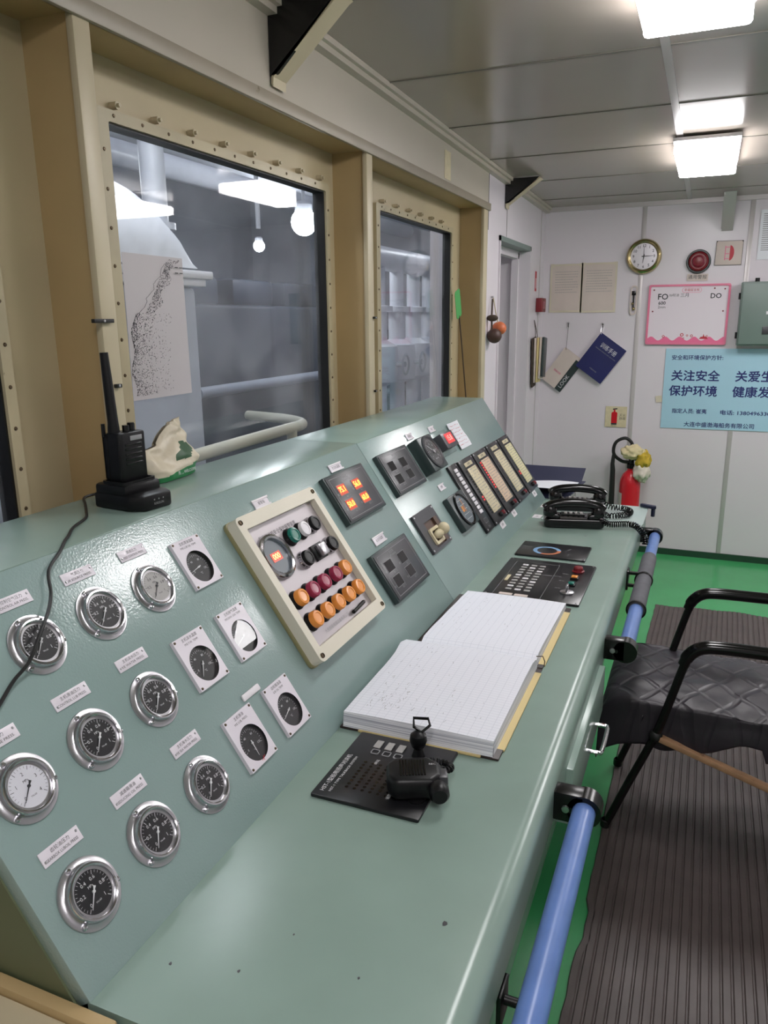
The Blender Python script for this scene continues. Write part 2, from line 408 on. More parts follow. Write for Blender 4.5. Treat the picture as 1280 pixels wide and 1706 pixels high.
_tcache = {}
def text(body, size, m, parent, x=0, y=0, z=0.0006, align='CENTER', name='lettering', sp=1.0, fit=None, rot=0.0, bold=0.0):
    """flat printed characters; fit = width in metres to squeeze or stretch the line to"""
    key = (body, size, align, sp, bold)
    if key not in _tcache:
        c = bpy.data.curves.new('text', 'FONT'); c.body = body; c.size = size; c.align_x = align; c.align_y = 'CENTER'; c.space_line = sp; c.resolution_u = 2
        o = bpy.data.objects.new('text', c); COL.objects.link(o)
        bpy.context.view_layer.update()
        me = bpy.data.meshes.new_from_object(o.evaluated_get(bpy.context.evaluated_depsgraph_get()))
        bpy.data.objects.remove(o); bpy.data.curves.remove(c)
        _tcache[key] = me
    me = _tcache[key].copy()
    if bold:      # a heavier stroke: the same characters printed again a hair to each side
        b2 = bmesh.new()
        for k, (dx, dy) in enumerate(((0, 0), (bold, 0), (-bold, 0), (0, bold), (0, -bold))):
            m2 = me.copy(); m2.transform(Matrix.Translation((dx, dy, k * 4e-5))); b2.from_mesh(m2); bpy.data.meshes.remove(m2)
        b2.to_mesh(me); b2.free()
    me.materials.clear(); me.materials.append(m); me.name = name
    if fit and len(me.vertices):
        w = max(v.co.x for v in me.vertices) - min(v.co.x for v in me.vertices)
        me.transform(Matrix.Scale(fit / w, 4, (1, 0, 0)))
    return link(name, me, parent, Matrix.Translation((x, y, z)) @ Matrix.Rotation(rot, 4, 'Z'))
def circle(r, n=40, cx=0, cy=0, ph=0.0): return [(cx + r * math.cos(2 * math.pi * k / n + ph), cy + r * math.sin(2 * math.pi * k / n + ph)) for k in range(n)]
def rect(w, h, cx=0, cy=0): return [(cx - w / 2, cy - h / 2), (cx + w / 2, cy - h / 2), (cx + w / 2, cy + h / 2), (cx - w / 2, cy + h / 2)]
def rrect(w, h, r, cx=0, cy=0, n=5):
    out = []
    for sx, sy, a in ((1, 1, 0), (-1, 1, 90), (-1, -1, 180), (1, -1, 270)):
        for k in range(n + 1):
            t = math.radians(a + 90 * k / n); out.append((cx + sx * (w / 2 - r) + r * math.cos(t), cy + sy * (h / 2 - r) + r * math.sin(t)))
    return out
def smooth_path(pts, n=8):
    P = [Vector(p) for p in pts]; out = []
    for i in range(len(P) - 1):
        p0, p1, p2, p3 = P[max(i - 1, 0)], P[i], P[i + 1], P[min(i + 2, len(P) - 1)]
        for k in range(n):
            t = k / n
            out.append(0.5 * ((2 * p1) + (p2 - p0) * t + (2 * p0 - 5 * p1 + 4 * p2 - p3) * t * t + (3 * p1 - p0 - 3 * p2 + p3) * t ** 3))
    out.append(P[-1]); return out
def coil(path, R, r, turns, per=12, seg=6, mb=None):
    P = smooth_path(path, 12)
    L = [0]
    for a, b in zip(P, P[1:]): L.append(L[-1] + (b - a).length)
    n = turns * per; pts = []; j = 0
    nrm = None
    for k in range(n + 1):
        s = L[-1] * k / n
        while j < len(P) - 2 and L[j + 1] < s: j += 1
        f = (s - L[j]) / max(1e-9, L[j + 1] - L[j]); p = P[j].lerp(P[j + 1], f); t = (P[j + 1] - P[j]).normalized()
        if nrm is None:
            nrm = Vector((0, 0, 1)) if abs(t.z) < 0.9 else Vector((1, 0, 0))
        nrm = (nrm - t * nrm.dot(t)).normalized(); b = t.cross(nrm); a = 2 * math.pi * k / per
        pts.append(p + (nrm * math.cos(a) + b * math.sin(a)) * R)
    mb = mb or MB(); mb.tube(pts, r, seg); return mb
# ------------------------------------------------------------------ the room
def ceil_z(y): return 2.16 + 0.0165 * (5.08 - y)
YB = 5.08
struct('floor', MB().box(-1.3, 2.12, -1.3, YB + .05, -.05, 0), M['floor'], 'green painted steel floor', 'floor')
# ceiling: one tilted slab, thin joints between its panels
T_ceil = Matrix.Translation((0, YB, 2.16)) @ Matrix.Rotation(-math.atan(0.0165), 4, 'X')
c = struct('ceiling', MB().box(-1.25, 2.12, -6.5, 0.06, 0, .05), M['ceiling'], 'glossy pale grey panelled ceiling', 'ceiling'); c.matrix_world = T_ceil
n_trim = 1
for k in range(-4, 5):
    y = 2.40 + 0.59 * k
    if y > 5: continue
    o = struct('trim_%d' % n_trim, MB().box(-1.0, 2.1, y - YB - .0035, y - YB + .0035, -.0025, .001), M['trimdark']); o.matrix_world = T_ceil; n_trim += 1
for x in (-.175, 1.0):
    o = struct('trim_%d' % n_trim, MB().box(x - .012, x + .012, -6.3, 0, -.003, .001), M['trimgrey']); o.matrix_world = T_ceil; n_trim += 1
o = struct('trim_%d' % n_trim, MB().box(-1.012, -.985, -6.3, -.0, -.03, .0).box(-.985, -.972, -6.3, 0, -.015, 0), M['header']); o.matrix_world = T_ceil; n_trim += 1
# back wall: lining panels with pressed joint strips
struct('wall_back', MB().box(-1.25, 2.12, YB, YB + .06, -.05, 2.3), M['lining'], 'white panelled end wall', 'wall')
for x in (-.42, .165, .75):
    struct('trim_%d' % n_trim, MB().box(x - .013, x + .013, YB - .004, YB + .001, .035, 2.165, bev=.0015), M['trimgrey']); n_trim += 1
struct('foot_shade_back', MB().box(-1.0, 2.1, YB - .012, YB + .001, 0, .04), M['foot_shade'])  # strip stands in for a shadow gap and green floor reflection
struct('trim_%d' % n_trim, MB().box(-1.01, 2.1, YB - .02, YB + .001, 2.135, 2.162), M['trimgrey']); n_trim += 1
# the side away from the windows and the end behind the camera
struct('wall_right', MB().box(2.1, 2.16, -1.3, YB + .05, -.05, 2.4), M['lining'], 'white panelled wall opposite the windows', 'wall')
struct('wall_front', MB().box(-1.25, 2.12, -1.36, -1.3, -.05, 2.4), M['lining'], 'white panelled wall behind the camera', 'wall')
# window wall: steel plate with three openings
WX0, WX1 = -1.142, -1.13
OPEN = ((-.30, .965, 1.0, 1.885), (1.262, 2.21, 1.0, 1.885), (2.605, 3.455, 1.0, 1.885))
w = MB()
ys = [-1.3]
for a, b, z0, z1 in OPEN:
    w.box(WX0, WX1, ys[-1], a, -.05, 2.25); w.box(WX0, WX1, a, b, z1, 2.25); w.box(WX0, WX1, a, b, -.05, z0); ys.append(b)
w.box(WX0, WX1, ys[-1], 3.72, -.05, 2.25)
struct('wall_window', w, M['window_wall'], 'cream painted steel wall holding the engine room windows', 'wall')
# lining above the windows, door wall beyond them
h = MB().box(-1.03, -1.012, -1.3, 3.715, 1.998, 2.27).box(-1.13, -1.012, -1.3, 3.715, 1.998, 2.004, mi=1)
struct('wall_header', h, [M['header'], M['fin']], 'cream lining above the windows', 'wall')
struct('trim_%d' % n_trim, MB().box(-1.014, -1.003, -1.3, 3.735, 1.99, 2.022, bev=.002), M['trimtan']); n_trim += 1
for y in (3.70,):
    pass
d0, d1, dz = 3.93, 4.66, 1.90
wl = MB().box(-1.30, -1.012, 3.715, d0, -.05, 2.27).box(-1.30, -1.012, d1, YB, -.05, 2.27).box(-1.30, -1.012, d0, d1, dz, 2.27)
struct('wall_left', wl, M['lining'], 'white lining around the side door', 'wall')
for y in (3.72, 4.08):
    struct('trim_%d' % n_trim, MB().box(-1.013, -1.0105, y - .0025, y + .0025, 1.905, 2.165), M['trimdark']); n_trim += 1
struct('trim_%d' % n_trim, MB().box(-1.013, -1.009, 4.945, 4.957, .02, 2.16), M['trimgrey']); n_trim += 1
struct('foot_shade_left', MB().box(-1.013, -1.002, 4.67, YB, 0, .04), M['foot_shade'])  # same painted shade strip, carried round to the side wall
# side door: stepped jamb, leaf set deep in the opening
dr = thing('door_1', 'pale doorway with a stepped frame in the side wall', 'door', Matrix.Translation((-1.012, 4.295, 0))); dr['kind'] = 'structure'
j = MB()
j.box(-.06, .008, .349, .366, 0, 1.90).box(-.06, .008, -.366, -.349, 0, 1.90).box(-.06, .008, -.366, .366, 1.875, 1.90, mi=1)
j.box(-.10, -.06, .325, .364, 0, 1.865).box(-.10, -.06, -.364, -.325, 0, 1.865).box(-.10, -.06, -.364, .364, 1.835, 1.898)
j.box(-.24, -.10, .352, .364, 0, 1.9).box(-.24, -.10, -.364, -.352, 0, 1.9)
j.build('door_frame', [M['lining'], M['greybox']], dr)
lf = MB().box(-.235, -.20, -.35, .35, .03, 1.86, bev=.003).build('door_leaf', M['lining'], dr)
MB().box(-.199, -.192, -.25, .25, 1.0, 1.7, bev=.002).build('door_panel', M['greybox'], lf)
MB().cyl((-.2, -.29, .98), (-.15, -.29, .98), .011).cyl((-.15, -.295, .98), (-.15, -.18, .98), .009).build('door_handle', M['steel'], lf)

# plate fins that divide the window bays
def fin(n, y0, y1):
    f = MB().box(-1.131, -1.018, y0 + .006, y1 - .006, 1.0, 1.999).box(-1.026, -1.010, y0, y1, 1.0, 1.996, bev=.003, mi=1)
    return struct('trim_%d' % n, f, [M['fin'], M['lip']], 'cream steel plate between two window bays', 'window post')
for y0, y1 in ((1.107, 1.147), (2.300, 2.345), (3.645, 3.712)):
    fin(n_trim, y0, y1); n_trim += 1
struct('trim_%d' % n_trim, MB().box(-1.131, -1.016, -1.3, 3.715, .99, 1.01), M['window_wall']); n_trim += 1
# windows: bolted steel frame, gasket, pane
screw_me = MB().lathe([(0, .0022), (.0026, .0019), (.0036, .0006), (.0038, 0), (.0038, -.002)], 12).mesh('screw', M['screw'])
lug_me = MB().cyl((0, 0, -.012), (0, 0, .006), .0075, seg=12).cyl((0, 0, -.012), (0, 0, .012), .004, seg=8).mesh('lug', M['lip'])
def window(n, y0, y1, z0, z1, label, lugs, lug_z, fr=.022, dark_left=False):
    wn = thing('window_%d' % n, label, 'window', Matrix.Translation((0, 0, 0))); wn['kind'] = 'structure'
    T = basis((0, 1, 0), (0, 0, 1), (1, 0, 0), (0, 0, 0))    # x -> Y, y -> Z, z -> X
    cy, cz, wd, ht = (y0 + y1) / 2, (z0 + z1) / 2, y1 - y0, z1 - z0
    fl = .034; gy0, gy1 = y0 + fl, y1 - fr; gc, gw = (gy0 + gy1) / 2, gy1 - gy0
    f = MB().ring(rrect(wd, ht, .008, cy, cz), rrect(gw, ht - 2 * fr, .005, gc, cz), -1.146, -1.103)
    fo = f.build('window_frame', M['frame'], wn, T)
    g = MB().ring(rrect(gw + .004, ht - 2 * fr + .004, .006, gc, cz), rrect(gw - .008, ht - 2 * fr - .008, .005, gc, cz), -1.146, -1.110)
    g.build('gasket', M['rubber'], wn, T)
    MB().box(gy0 - .002, gy1 + .002, cz - ht / 2 + fr - .002, cz + ht / 2 - fr + .002, -1.141, -1.135).build('pane', M['pane'], wn, T, smooth=0)
    k = 0
    z = z1 - .075
    while z > 1.16:
        for yy in (y0 + fl * .45, y1 - fr * .5): link('screw', screw_me, wn, T @ Matrix.Translation((yy, z, -1.103)))
        z -= .0715
    y = y0 + .05
    while y < y1 - .03:
        link('screw', screw_me, wn, T @ Matrix.Translation((y, z1 - fr * .45, -1.103))); y += .084
    for yy in lugs: link('lug', lug_me, wn, T @ Matrix.Translation((yy, lug_z, -1.118)))
    return wn
window(1, 1.245, 2.225, 1.04, 1.897, 'large engine room window with a sea chart stuck on it', [1.32 + .1255 * k for k in range(8)], 1.912)
window(2, 2.588, 3.470, 1.04, 1.893, 'second engine room window, nearer the side door', [2.687 + .132 * k for k in range(6)], 1.908)
window(3, -.32, .985, 1.04, 1.897, 'window at the left edge of the photo, mostly out of frame', [], 1.91)

# knee brackets under the ceiling
def bracket(y, label, x_tip=-.82):
    t = thing('knee_bracket', label, 'bracket', Matrix.Translation((0, 0, 0)), 'knee brackets under the ceiling')
    zc = ceil_z(y) - .003
    X0 = -1.0105
    T = basis((1, 0, 0), (0, 0, 1), (0, -1, 0), (0, y, 0))
    MB().prism([(X0, 2.058), (X0, zc), (x_tip, zc), (x_tip - .01, zc - .015), (X0 + .02, 2.062)], -.004, .004, T=T).build('web', M['blackpaint'], t)  # black stands in for the shaded opening around the bracket
    d = Vector((x_tip - X0, 0, zc - 2.05)).normalized()
    nrm = Vector((d.z, 0, -d.x))
    P = [Vector((X0 + .002, 0, 2.042)), Vector((X0 + .004, 0, 2.062)), Vector((x_tip - .004, 0, zc - .006)), Vector((x_tip + .006, 0, zc - .001))]
    m = MB()
    poly = [(p.x, p.z) for p in P] + [((p + nrm * .008).x, (p + nrm * .008).z) for p in reversed(P)]
    m.prism(poly, -.056, .004, T=T)
    m.build('flange', M['lip'], t)
    return t
bracket(1.745, 'large cream knee bracket at the top left, nearest the camera', -.83)
bracket(4.03, 'small cream knee bracket above the side door', -.845)
t = thing('knee_bracket', 'grey bracket hanging from the ceiling by the end wall', 'bracket', Matrix.Identity(4), 'knee brackets under the ceiling')
T = basis((0, 1, 0), (0, 0, 1), (1, 0, 0), (.01, 0, 0))
MB().prism([(YB - .002, 1.99), (YB - .002, 2.158), (YB - .22, 2.158), (YB - .22, 2.145), (YB - .02, 1.985)], -.004, .004, T=T).build('web', M['trimgrey'], t)
MB().prism([(YB - .002, 1.975), (YB - .002, 1.985), (YB - .215, 2.155), (YB - .228, 2.158)], 0, .06, T=T).build('flange', M['trimgrey'], t)

# ceiling lamps
def lamp(x, y, label, l=.57, w=.235):
    z = ceil_z(y) - .0055
    t = thing('ceiling_light', label, 'ceiling light', Matrix.Translation((x, y, z)), 'ceiling lights')
    MB().box(-w / 2 - .006, w / 2 + .006, -l / 2 - .006, l / 2 + .006, -.014, 0, bev=.002).build('housing', M['white'], t)
    MB().prism(rrect(w, l, .012), -.062, -.0145, bev=.008).build('diffuser', M['lamp'], t)
lamp(-.090, 1.86, 'lit box lamp at the top edge of the photo, nearest')
lamp(-.075, 3.73, 'lit box lamp on the ceiling near the end wall')
lamp(-.085, 0.0, 'lit box lamp above and behind the camera')
lamp(1.03, 3.72, 'lit square lamp of the outer row, near the end wall, out of frame', .57, .56)
lamp(1.12, 0.0, 'added fill lamp in line with the outer row, behind the camera')  # unseen fill, added to make up the room light

# ------------------------------------------------------------------ the engine room behind the glass
EX = -5.6
struct('wall_engine_room', MB().box(EX - .05, EX, -.5, 9.0, -1.0, 3.4).box(EX, -1.3, 9.0, 9.05, -1.0, 3.4).box(EX, -1.21, -.55, -.5, -1.0, 3.4), M['enggrey'], 'grey bulkhead of the engine room', 'wall')
struct('floor_engine_room', MB().box(EX, -1.21, -.5, 9.0, -1.05, -1.0), M['engdark'], 'dark engine room plates', 'floor')
struct('ceiling_engine_room', MB().box(EX, -1.21, -.5, 9.0, 3.0, 3.05), M['engwhite'], 'white deckhead of the engine room', 'ceiling')
struct('wall_engine_side', MB().box(-1.31, -1.30, YB, 9.0, -1.0, 3.4), M['enggrey'])
t = thing('engine_casing', 'pale grey engine casing with a rounded hood, behind the large window', 'engine casing', Matrix.Translation((-1.75, 1.93, 0)))
MB().box(-.45, .02, -.9, .46, -1.0, 1.62, bev=.02).build('casing_body', M['enggrey'], t)
prof = []
hood = MB()
def hood_fn(a, b):
    ang = math.pi * a
    return (-.22 + .27 * math.cos(ang), -.9 + 1.34 * b, 1.68 + .30 * math.sin(ang) * (1 if b < .82 else math.sqrt(max(0, 1 - ((b - .82) / .18) ** 2))))
hood.grid(hood_fn, 20, 24)
hood.build('hood', M['engwhite'], t)
MB().box(-.53, .07, -.92, .50, 1.645, 1.672, bev=.005).box(-.51, .05, -.92, .48, 1.62, 1.645, bev=.004).build('flange', M['engwhite'], t)
t = thing('exhaust_pipe', 'upright white pipe rising behind the rounded hood', 'pipe', Matrix.Translation((-2.35, 2.98, 0)))
MB().cyl((0, 0, -1), (0, 0, 3.0), .055).cyl((0, 0, 1.9), (0, 0, 1.93), .085).build('pipe', M['engwhite'], t)
m = MB()
for k, (z, x) in enumerate(((2.45, -2.85), (2.62, -3.1), (2.5, -3.4))): m = MB().cyl((x, -.4, z), (x, 8.9, z), .05 + .015 * k); tag(m.build('overhead_pipe', M['engwhite']), ('lower white pipe under the engine room deckhead', 'thick white pipe highest under the engine room deckhead', 'rearmost white pipe under the engine room deckhead')[k], 'pipe', 'overhead pipes')
def engine(x, y, w, d, h, m, label, n=4):
    t = thing('diesel_engine', label, 'engine', Matrix.Translation((x, y, -1)), 'engines behind the glass')
    MB().box(-w / 2, w / 2, -d / 2, d / 2, 0, h, bev=.03).build('engine_block', m, t)
    for k in range(n):
        yy = -d / 2 + d * (k + .5) / n
        MB().box(-w * .35, w * .35, yy - d / n * .38, yy + d / n * .38, h, h + .18, bev=.03).build('cylinder_head', m, t)
        MB().box(w / 2, w / 2 + .02, yy - d / n * .36, yy + d / n * .36, h * .35, h * .62, bev=.008).build('inspection_door', M['engdark'], t)
    MB().cyl((w / 2 + .06, -d / 2, h * .8), (w / 2 + .06, d / 2, h * .8), .035).build('fuel_pipe', M['enggrey'], t)
engine(-3.4, 5.2, 1.1, 2.8, 2.6, M['engblue'], 'dark blue engine seen through the large window')
engine(-3.6, 7.6, .9, 1.4, 2.2, M['engdark'], 'dark engine farther back behind the windows', 2)
t = thing('engine_cabinet', 'dark grey switch cabinet behind the large window', 'cabinet', Matrix.Translation((-2.6, 7.9, -1)))
MB().box(-.25, .25, -.35, .35, 0, 2.5, bev=.015).build('cabinet_body', M['enggrey'], t)
MB().box(.25, .262, -.32, .32, .1, 2.4, bev=.004).build('cabinet_door', M['engblue'], t)
t = thing('valve_stand', 'pale pipework with flanges and valves behind the second window', 'pipework', Matrix.Translation((-2.1, 5.3, -1)))
MB().box(-.2, .2, -.5, .85, 0, 1.75, bev=.02).build('pedestal', M['enggrey'], t)
for k, yy in enumerate((-.36, -.02, .32, .66)):
    v = MB().lathe([(0, 1.75), (.10, 1.75), (.10, 1.78), (.055, 1.79), (.055, 2.05), (.13, 2.08), (.14, 2.2), (.13, 2.32), (.06, 2.36), (.06, 2.55), (.10, 2.55), (.10, 2.585), (.05, 2.59), (.05, 2.9), (0, 2.9)], 24, Matrix.Translation((0, yy, 0))).build('valve_body', M['engwhite'], t)
    MB().cyl((0, yy, 2.2), (.2, yy, 2.2), .018).lathe([(.06, -.008), (.075, 0), (.06, .008)], 24, Matrix.Translation((.2, yy, 2.2)) @ Matrix.Rotation(math.pi / 2, 4, 'Y')).build('valve_wheel', M['enggrey'], v)
MB().cyl((0, -.6, 2.9), (0, .95, 2.9), .08).build('header_pipe', M['engwhite'], t)
t = thing('walkway_railing', 'cream pipe railing just outside the large window', 'railing', Matrix.Identity(4))
MB().tube(smooth_path([(-1.45, 1.5, 1.085), (-1.45, 2.10, 1.095), (-1.45, 2.52, 1.10), (-1.45, 2.60, 1.10), (-1.5, 2.72, 1.095), (-1.65, 2.85, 1.09), (-1.9, 2.95, 1.085)], 6), .021, 14).build('top_rail', M['railwhite'], t)
MB().cyl((-1.45, 2.55, -.99), (-1.45, 2.55, 1.09), .02).build('stanchion', M['railwhite'], t)
MB().tube([(-1.45, 1.5, .6), (-1.45, 2.55, .62)], .016).build('lower_rail', M['railwhite'], t)
def bulkhead_lamp(x, y, z, r, label):
    t = thing('engine_room_lamp', label, 'lamp', Matrix.Translation((x, y, z)), 'engine room lamps')
    MB().lathe([(0, r * .95), (r * .30, r * .95), (r * .42, r * .8), (r * .42, r * .5), (0, r * .5)], 24).build('lamp_base', M['engwhite'], t)
    MB().sphere((0, 0, 0), r * .62, sz=1.0).build('bulb', M['englamp'], t)
    MB().cyl((0, 0, .09), (0, 0, 3.0 - z), .012).build('hanger', M['engwhite'], t)
bulkhead_lamp(-2.6, 4.85, 2.14, .14, 'bright round lamp near the right edge of the large window')
bulkhead_lamp(-2.35, 3.85, 1.90, .05, 'small hanging bulb behind the large window')
bulkhead_lamp(-1.62, 1.2, 2.45, .16, 'added unseen lamp that brightens the rounded engine hood from above')  # unseen source, added to whiten the hood
bulkhead_lamp(-1.55, 2.2, 2.5, .16, 'second added lamp that brightens the rounded engine hood, high up')  # another added source for the hood
bulkhead_lamp(-1.8, 6.6, 2.5, .14, 'added lamp that brightens the pipework behind the second window')  # added to lift the light behind the second window
bulkhead_lamp(-4.3, 4.0, 2.5, .16, 'added lamp that brightens the far engine room, over the dark blue engine')  # added to lift the far bulkhead
# ------------------------------------------------------------------ the control console
Y0, Y1 = 0.482, 2.96
con = thing('control_console', 'long grey-green engine control console with a sloping instrument face', 'control console', Matrix.Translation((-.55, 1.72, 0)))
IC = con.matrix_world.inverted()
XZ = basis((1, 0, 0), (0, 0, 1), (0, 1, 0), (0, 0, 0))       # local x -> X, y -> Z, z -> +Y
XZ = Matrix(((1, 0, 0, 0), (0, 0, 1, 0), (0, 1, 0, 0), (0, 0, 0, 1)))
def cpart(name, mb, m, smooth=35): return mb.build(name, m, con, IC, smooth=smooth)
SEAM = 1.757
def yz_prism(mb, poly, y0, y1, bev=0.0, mi=0):
    t = MB().prism(poly, y0, y1, bev); me = t.mesh('tmp', [])
    me.transform(XZ); me.flip_normals()
    for p in me.polygons: p.material_index = mi
    n0 = len(mb.bm.faces)
    mb.bm.from_mesh(me); bpy.data.meshes.remove(me)
    mb.bm.faces.ensure_lookup_table()
    for f in list(mb.bm.faces)[n0:]: f.material_index = mi
    return mb
def off(p, d): return ((Vector((p[0], p[1])) + d).x, (Vector((p[0], p[1])) + d).y)
CR, TF, TB = (-.545, .801), (-.812, 1.193), (-1.0115, 1.193)
th = .022
face = [CR, TF, (TF[0] - .016, TF[1] - .010), (CR[0] - .018, CR[1] - .012)]
for k, (a, b) in enumerate(((Y0, SEAM - .0008), (SEAM + .0008, Y1))):
    m = MB(); yz_prism(m, face, a, b, .0015)
    cpart('sloping_panel', m, M['console'])
for k, (a, b) in enumerate(((Y0, SEAM - .0008), (SEAM + .0008, Y1))):
    m = MB(); yz_prism(m, [(TF[0] + .001, TF[1] - .004), (TF[0] + .001, TF[1] + .0005), (TB[0], TF[1] + .0005), (TB[0], TF[1] - .02), (TF[0] - .02, TF[1] - .02)], a, b, .0015)
    cpart('top_panel', m, M['console_desk'])
# desk top with a rounded front edge
R = .026
nose = [(-.165 - R + R * math.cos(t), .801 - R + R * math.sin(t)) for t in [math.pi / 2 * (1 - k / 8) for k in range(9)]]
m = MB(); yz_prism(m, [(CR[0] - .004, .801)] + nose + [(-.165, .722), (-.172, .716), (-.20, .716), (-.20, .77), (CR[0] - .004, .77)], Y0, Y1)
for k, (cx, cy) in enumerate([[-0.232, 0.727], [-0.499, 0.556], [-0.422, 0.576], [-0.295, 0.618], [-0.391, 0.645], [-0.322, 2.482]]):      # chips in the paint
    r_ = (.0045, .0022, .0022, .0016, .0014, .004)[k]
    m.prism([(cx + r_ * (.6 + .5 * random.random()) * math.cos(q * 1.05), cy + 1.3 * r_ * (.6 + .5 * random.random()) * math.sin(q * 1.05)) for q in range(6)], .8010, .80125, mi=1)
cpart('desk_top', m, [M['console_desk'], M['darkgrey']])
# carcass below
m = MB(); yz_prism(m, [(-1.0, 0.0), (-.31, 0.0), (-.29, .08), (-.215, .715), (-.215, .768), (CR[0] - .03, .768), (TF[0] - .03, TF[1] - .035), (-1.0, TF[1] - .035)], Y0 + .004, Y1 - .004)
cpart('carcass', m, M['console_desk'])
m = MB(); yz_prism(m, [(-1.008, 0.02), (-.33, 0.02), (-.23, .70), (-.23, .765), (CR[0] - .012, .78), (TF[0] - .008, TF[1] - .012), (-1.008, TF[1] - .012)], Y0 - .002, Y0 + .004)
o = cpart('end_plate', m, M['olive']); o['label'] = 'end plate nearest the camera, its shade put into a dark olive colour'
m = MB(); yz_prism(m, [(-1.008, 0.02), (-.33, 0.02), (-.23, .70), (-.23, .765), (CR[0] - .012, .79), (TF[0] - .008, TF[1] - .012), (-1.008, TF[1] - .012)], Y1 - .004, Y1)
cpart('end_plate', m, M['console_desk'])
# pale plate let into the far end of the desk, the telephones stand on it
m = MB(); m.prism([(-.50, 2.64), (-.185, 2.64), (-.165, 2.66), (-.158, 2.70), (-.158, 2.956), (-.50, 2.956)], .8012, .8035, .001)
o = cpart('end_mat', m, M['palegreen']); o['label'] = 'pale plate at the far end of the desk top'
# drawer in the front, slightly pulled out, with a bent wire handle
dw = MB(); dw.box(-.20, -.153, 1.20, 1.64, .632, .742, bev=.003)
d = dw.build('drawer', M['console_desk'], con, IC)
hp = smooth_path([(-.154, 1.40, .665), (-.135, 1.40, .665), (-.128, 1.41, .665), (-.128, 1.50, .665), (-.135, 1.51, .665), (-.154, 1.51, .665)], 4)
MB().tube(hp, .0045, 10).build('handle', M['chrome'], d)
for (px, py, r_) in ((-.40, .66, .0025), (-.33, .60, .0025), (-.30, .86, .003), (-.415, 2.47, .003), (-.23, 2.62, .003)):
    pass

# beige chest against the near end
t = thing('storage_chest', 'cream painted chest top in the bottom left corner', 'chest', Matrix.Translation((-.75, .30, 0)))
MB().box(-.30, .235, -.45, .165, 0, .765, bev=.004).build('chest_body', M['beige'], t)
MB().box(-.31, .245, .162, .178, .76, .800, bev=.003).build('raised_edge', M['fin'], t)
MB().box(-.31, .245, -.46, .1615, .765, .792, bev=.004).build('lid', M['lip'], t)

# blue handrails along the desk front
RX, RZ = -.118, .752
def rail_bracket(y, parent, inv, sgn):
    m = MB()
    m.box(-.166, RX, y - .016, y + .016, RZ - .024, RZ + .026, bev=.003)
    m.cyl((RX, y - .016, RZ), (RX, y + .016, RZ), .0265, seg=24)
    m.cyl((RX - .02, y + sgn * .0165, RZ), (RX - .02, y + sgn * .018, RZ), .005, seg=10)
    b = m.build('bracket', M['blackpaint'], parent, inv)
    MB().lathe([(0, .003), (.006, .002), (.0065, 0), (.0065, -.002)], 12, Matrix.Translation((-.146, y - .0165, RZ)) @ Matrix.Rotation(math.pi / 2, 4, 'X')).build('bolt', M['steel'], b)
r1 = thing('handrail', 'near blue handrail running out of the bottom of the photo', 'handrail', Matrix.Translation((RX, .6, RZ)), 'handrails on the console front')
I1 = r1.matrix_world.inverted()
MB().cyl((RX, .12, RZ), (RX, 1.075, RZ), .0180, seg=28).build('tube', M['blue'], r1, I1)
rail_bracket(1.088, r1, I1, -1); rail_bracket(.15, r1, I1, -1)
r2 = thing('handrail', 'far blue handrail with a grey foam sleeve, beyond the drawer', 'handrail', Matrix.Translation((RX, 2.2, RZ)), 'handrails on the console front')
I2 = r2.matrix_world.inverted()
MB().cyl((RX, 1.73, RZ), (RX, 2.73, RZ), .0180, seg=28).build('tube', M['blue'], r2, I2)
MB().lathe([(.0185, 0), (.0225, .004), (.0225, .476), (.0185, .48)], 28, Matrix.Translation((RX, 1.985, RZ)) @ Matrix.Rotation(-math.pi / 2, 4, 'X')).build('foam_sleeve', M['greysleeve'], r2, I2)
MB().lathe([(.0228, -.006), (.026, -.004), (.026, .004), (.0228, .006)], 28, Matrix.Translation((RX, 1.99, RZ)) @ Matrix.Rotation(-math.pi / 2, 4, 'X')).build('clamp_ring', M['black'], r2, I2)
rail_bracket(1.72, r2, I2, -1); rail_bracket(2.74, r2, I2, -1)
cb = MB(); y = 2.24
cb.lathe([(.0228, -.006), (.0262, -.004), (.0262, .004), (.0228, .006)], 28, Matrix.Translation((RX, y, RZ)) @ Matrix.Rotation(-math.pi / 2, 4, 'X'))
cb.box(-.166, -.160, y - .02, y + .02, RZ - .03, RZ + .028, bev=.001).box(-.162, RX - .018, y - .005, y + .005, RZ + .014, RZ + .022).box(-.162, RX - .018, y - .005, y + .005, RZ - .024, RZ - .016)
cb.build('clamp_bracket', M['blackpaint'], r2, I2)
t = thing('door_stop', 'small black knob low on the console near the photo bottom', 'knob', Matrix.Translation((-.165, .755, .69)))
MB().lathe([(0, 0), (.006, 0), (.006, .02), (.014, .022), (.016, .03), (.010, .038), (0, .039)], 20, Matrix.Rotation(math.pi / 2, 4, 'Y')).build('knob', M['black'], t)
MB().box(-.004, .002, -.02, .02, -.03, .02, bev=.001).build('catch_plate', M['black'], t)

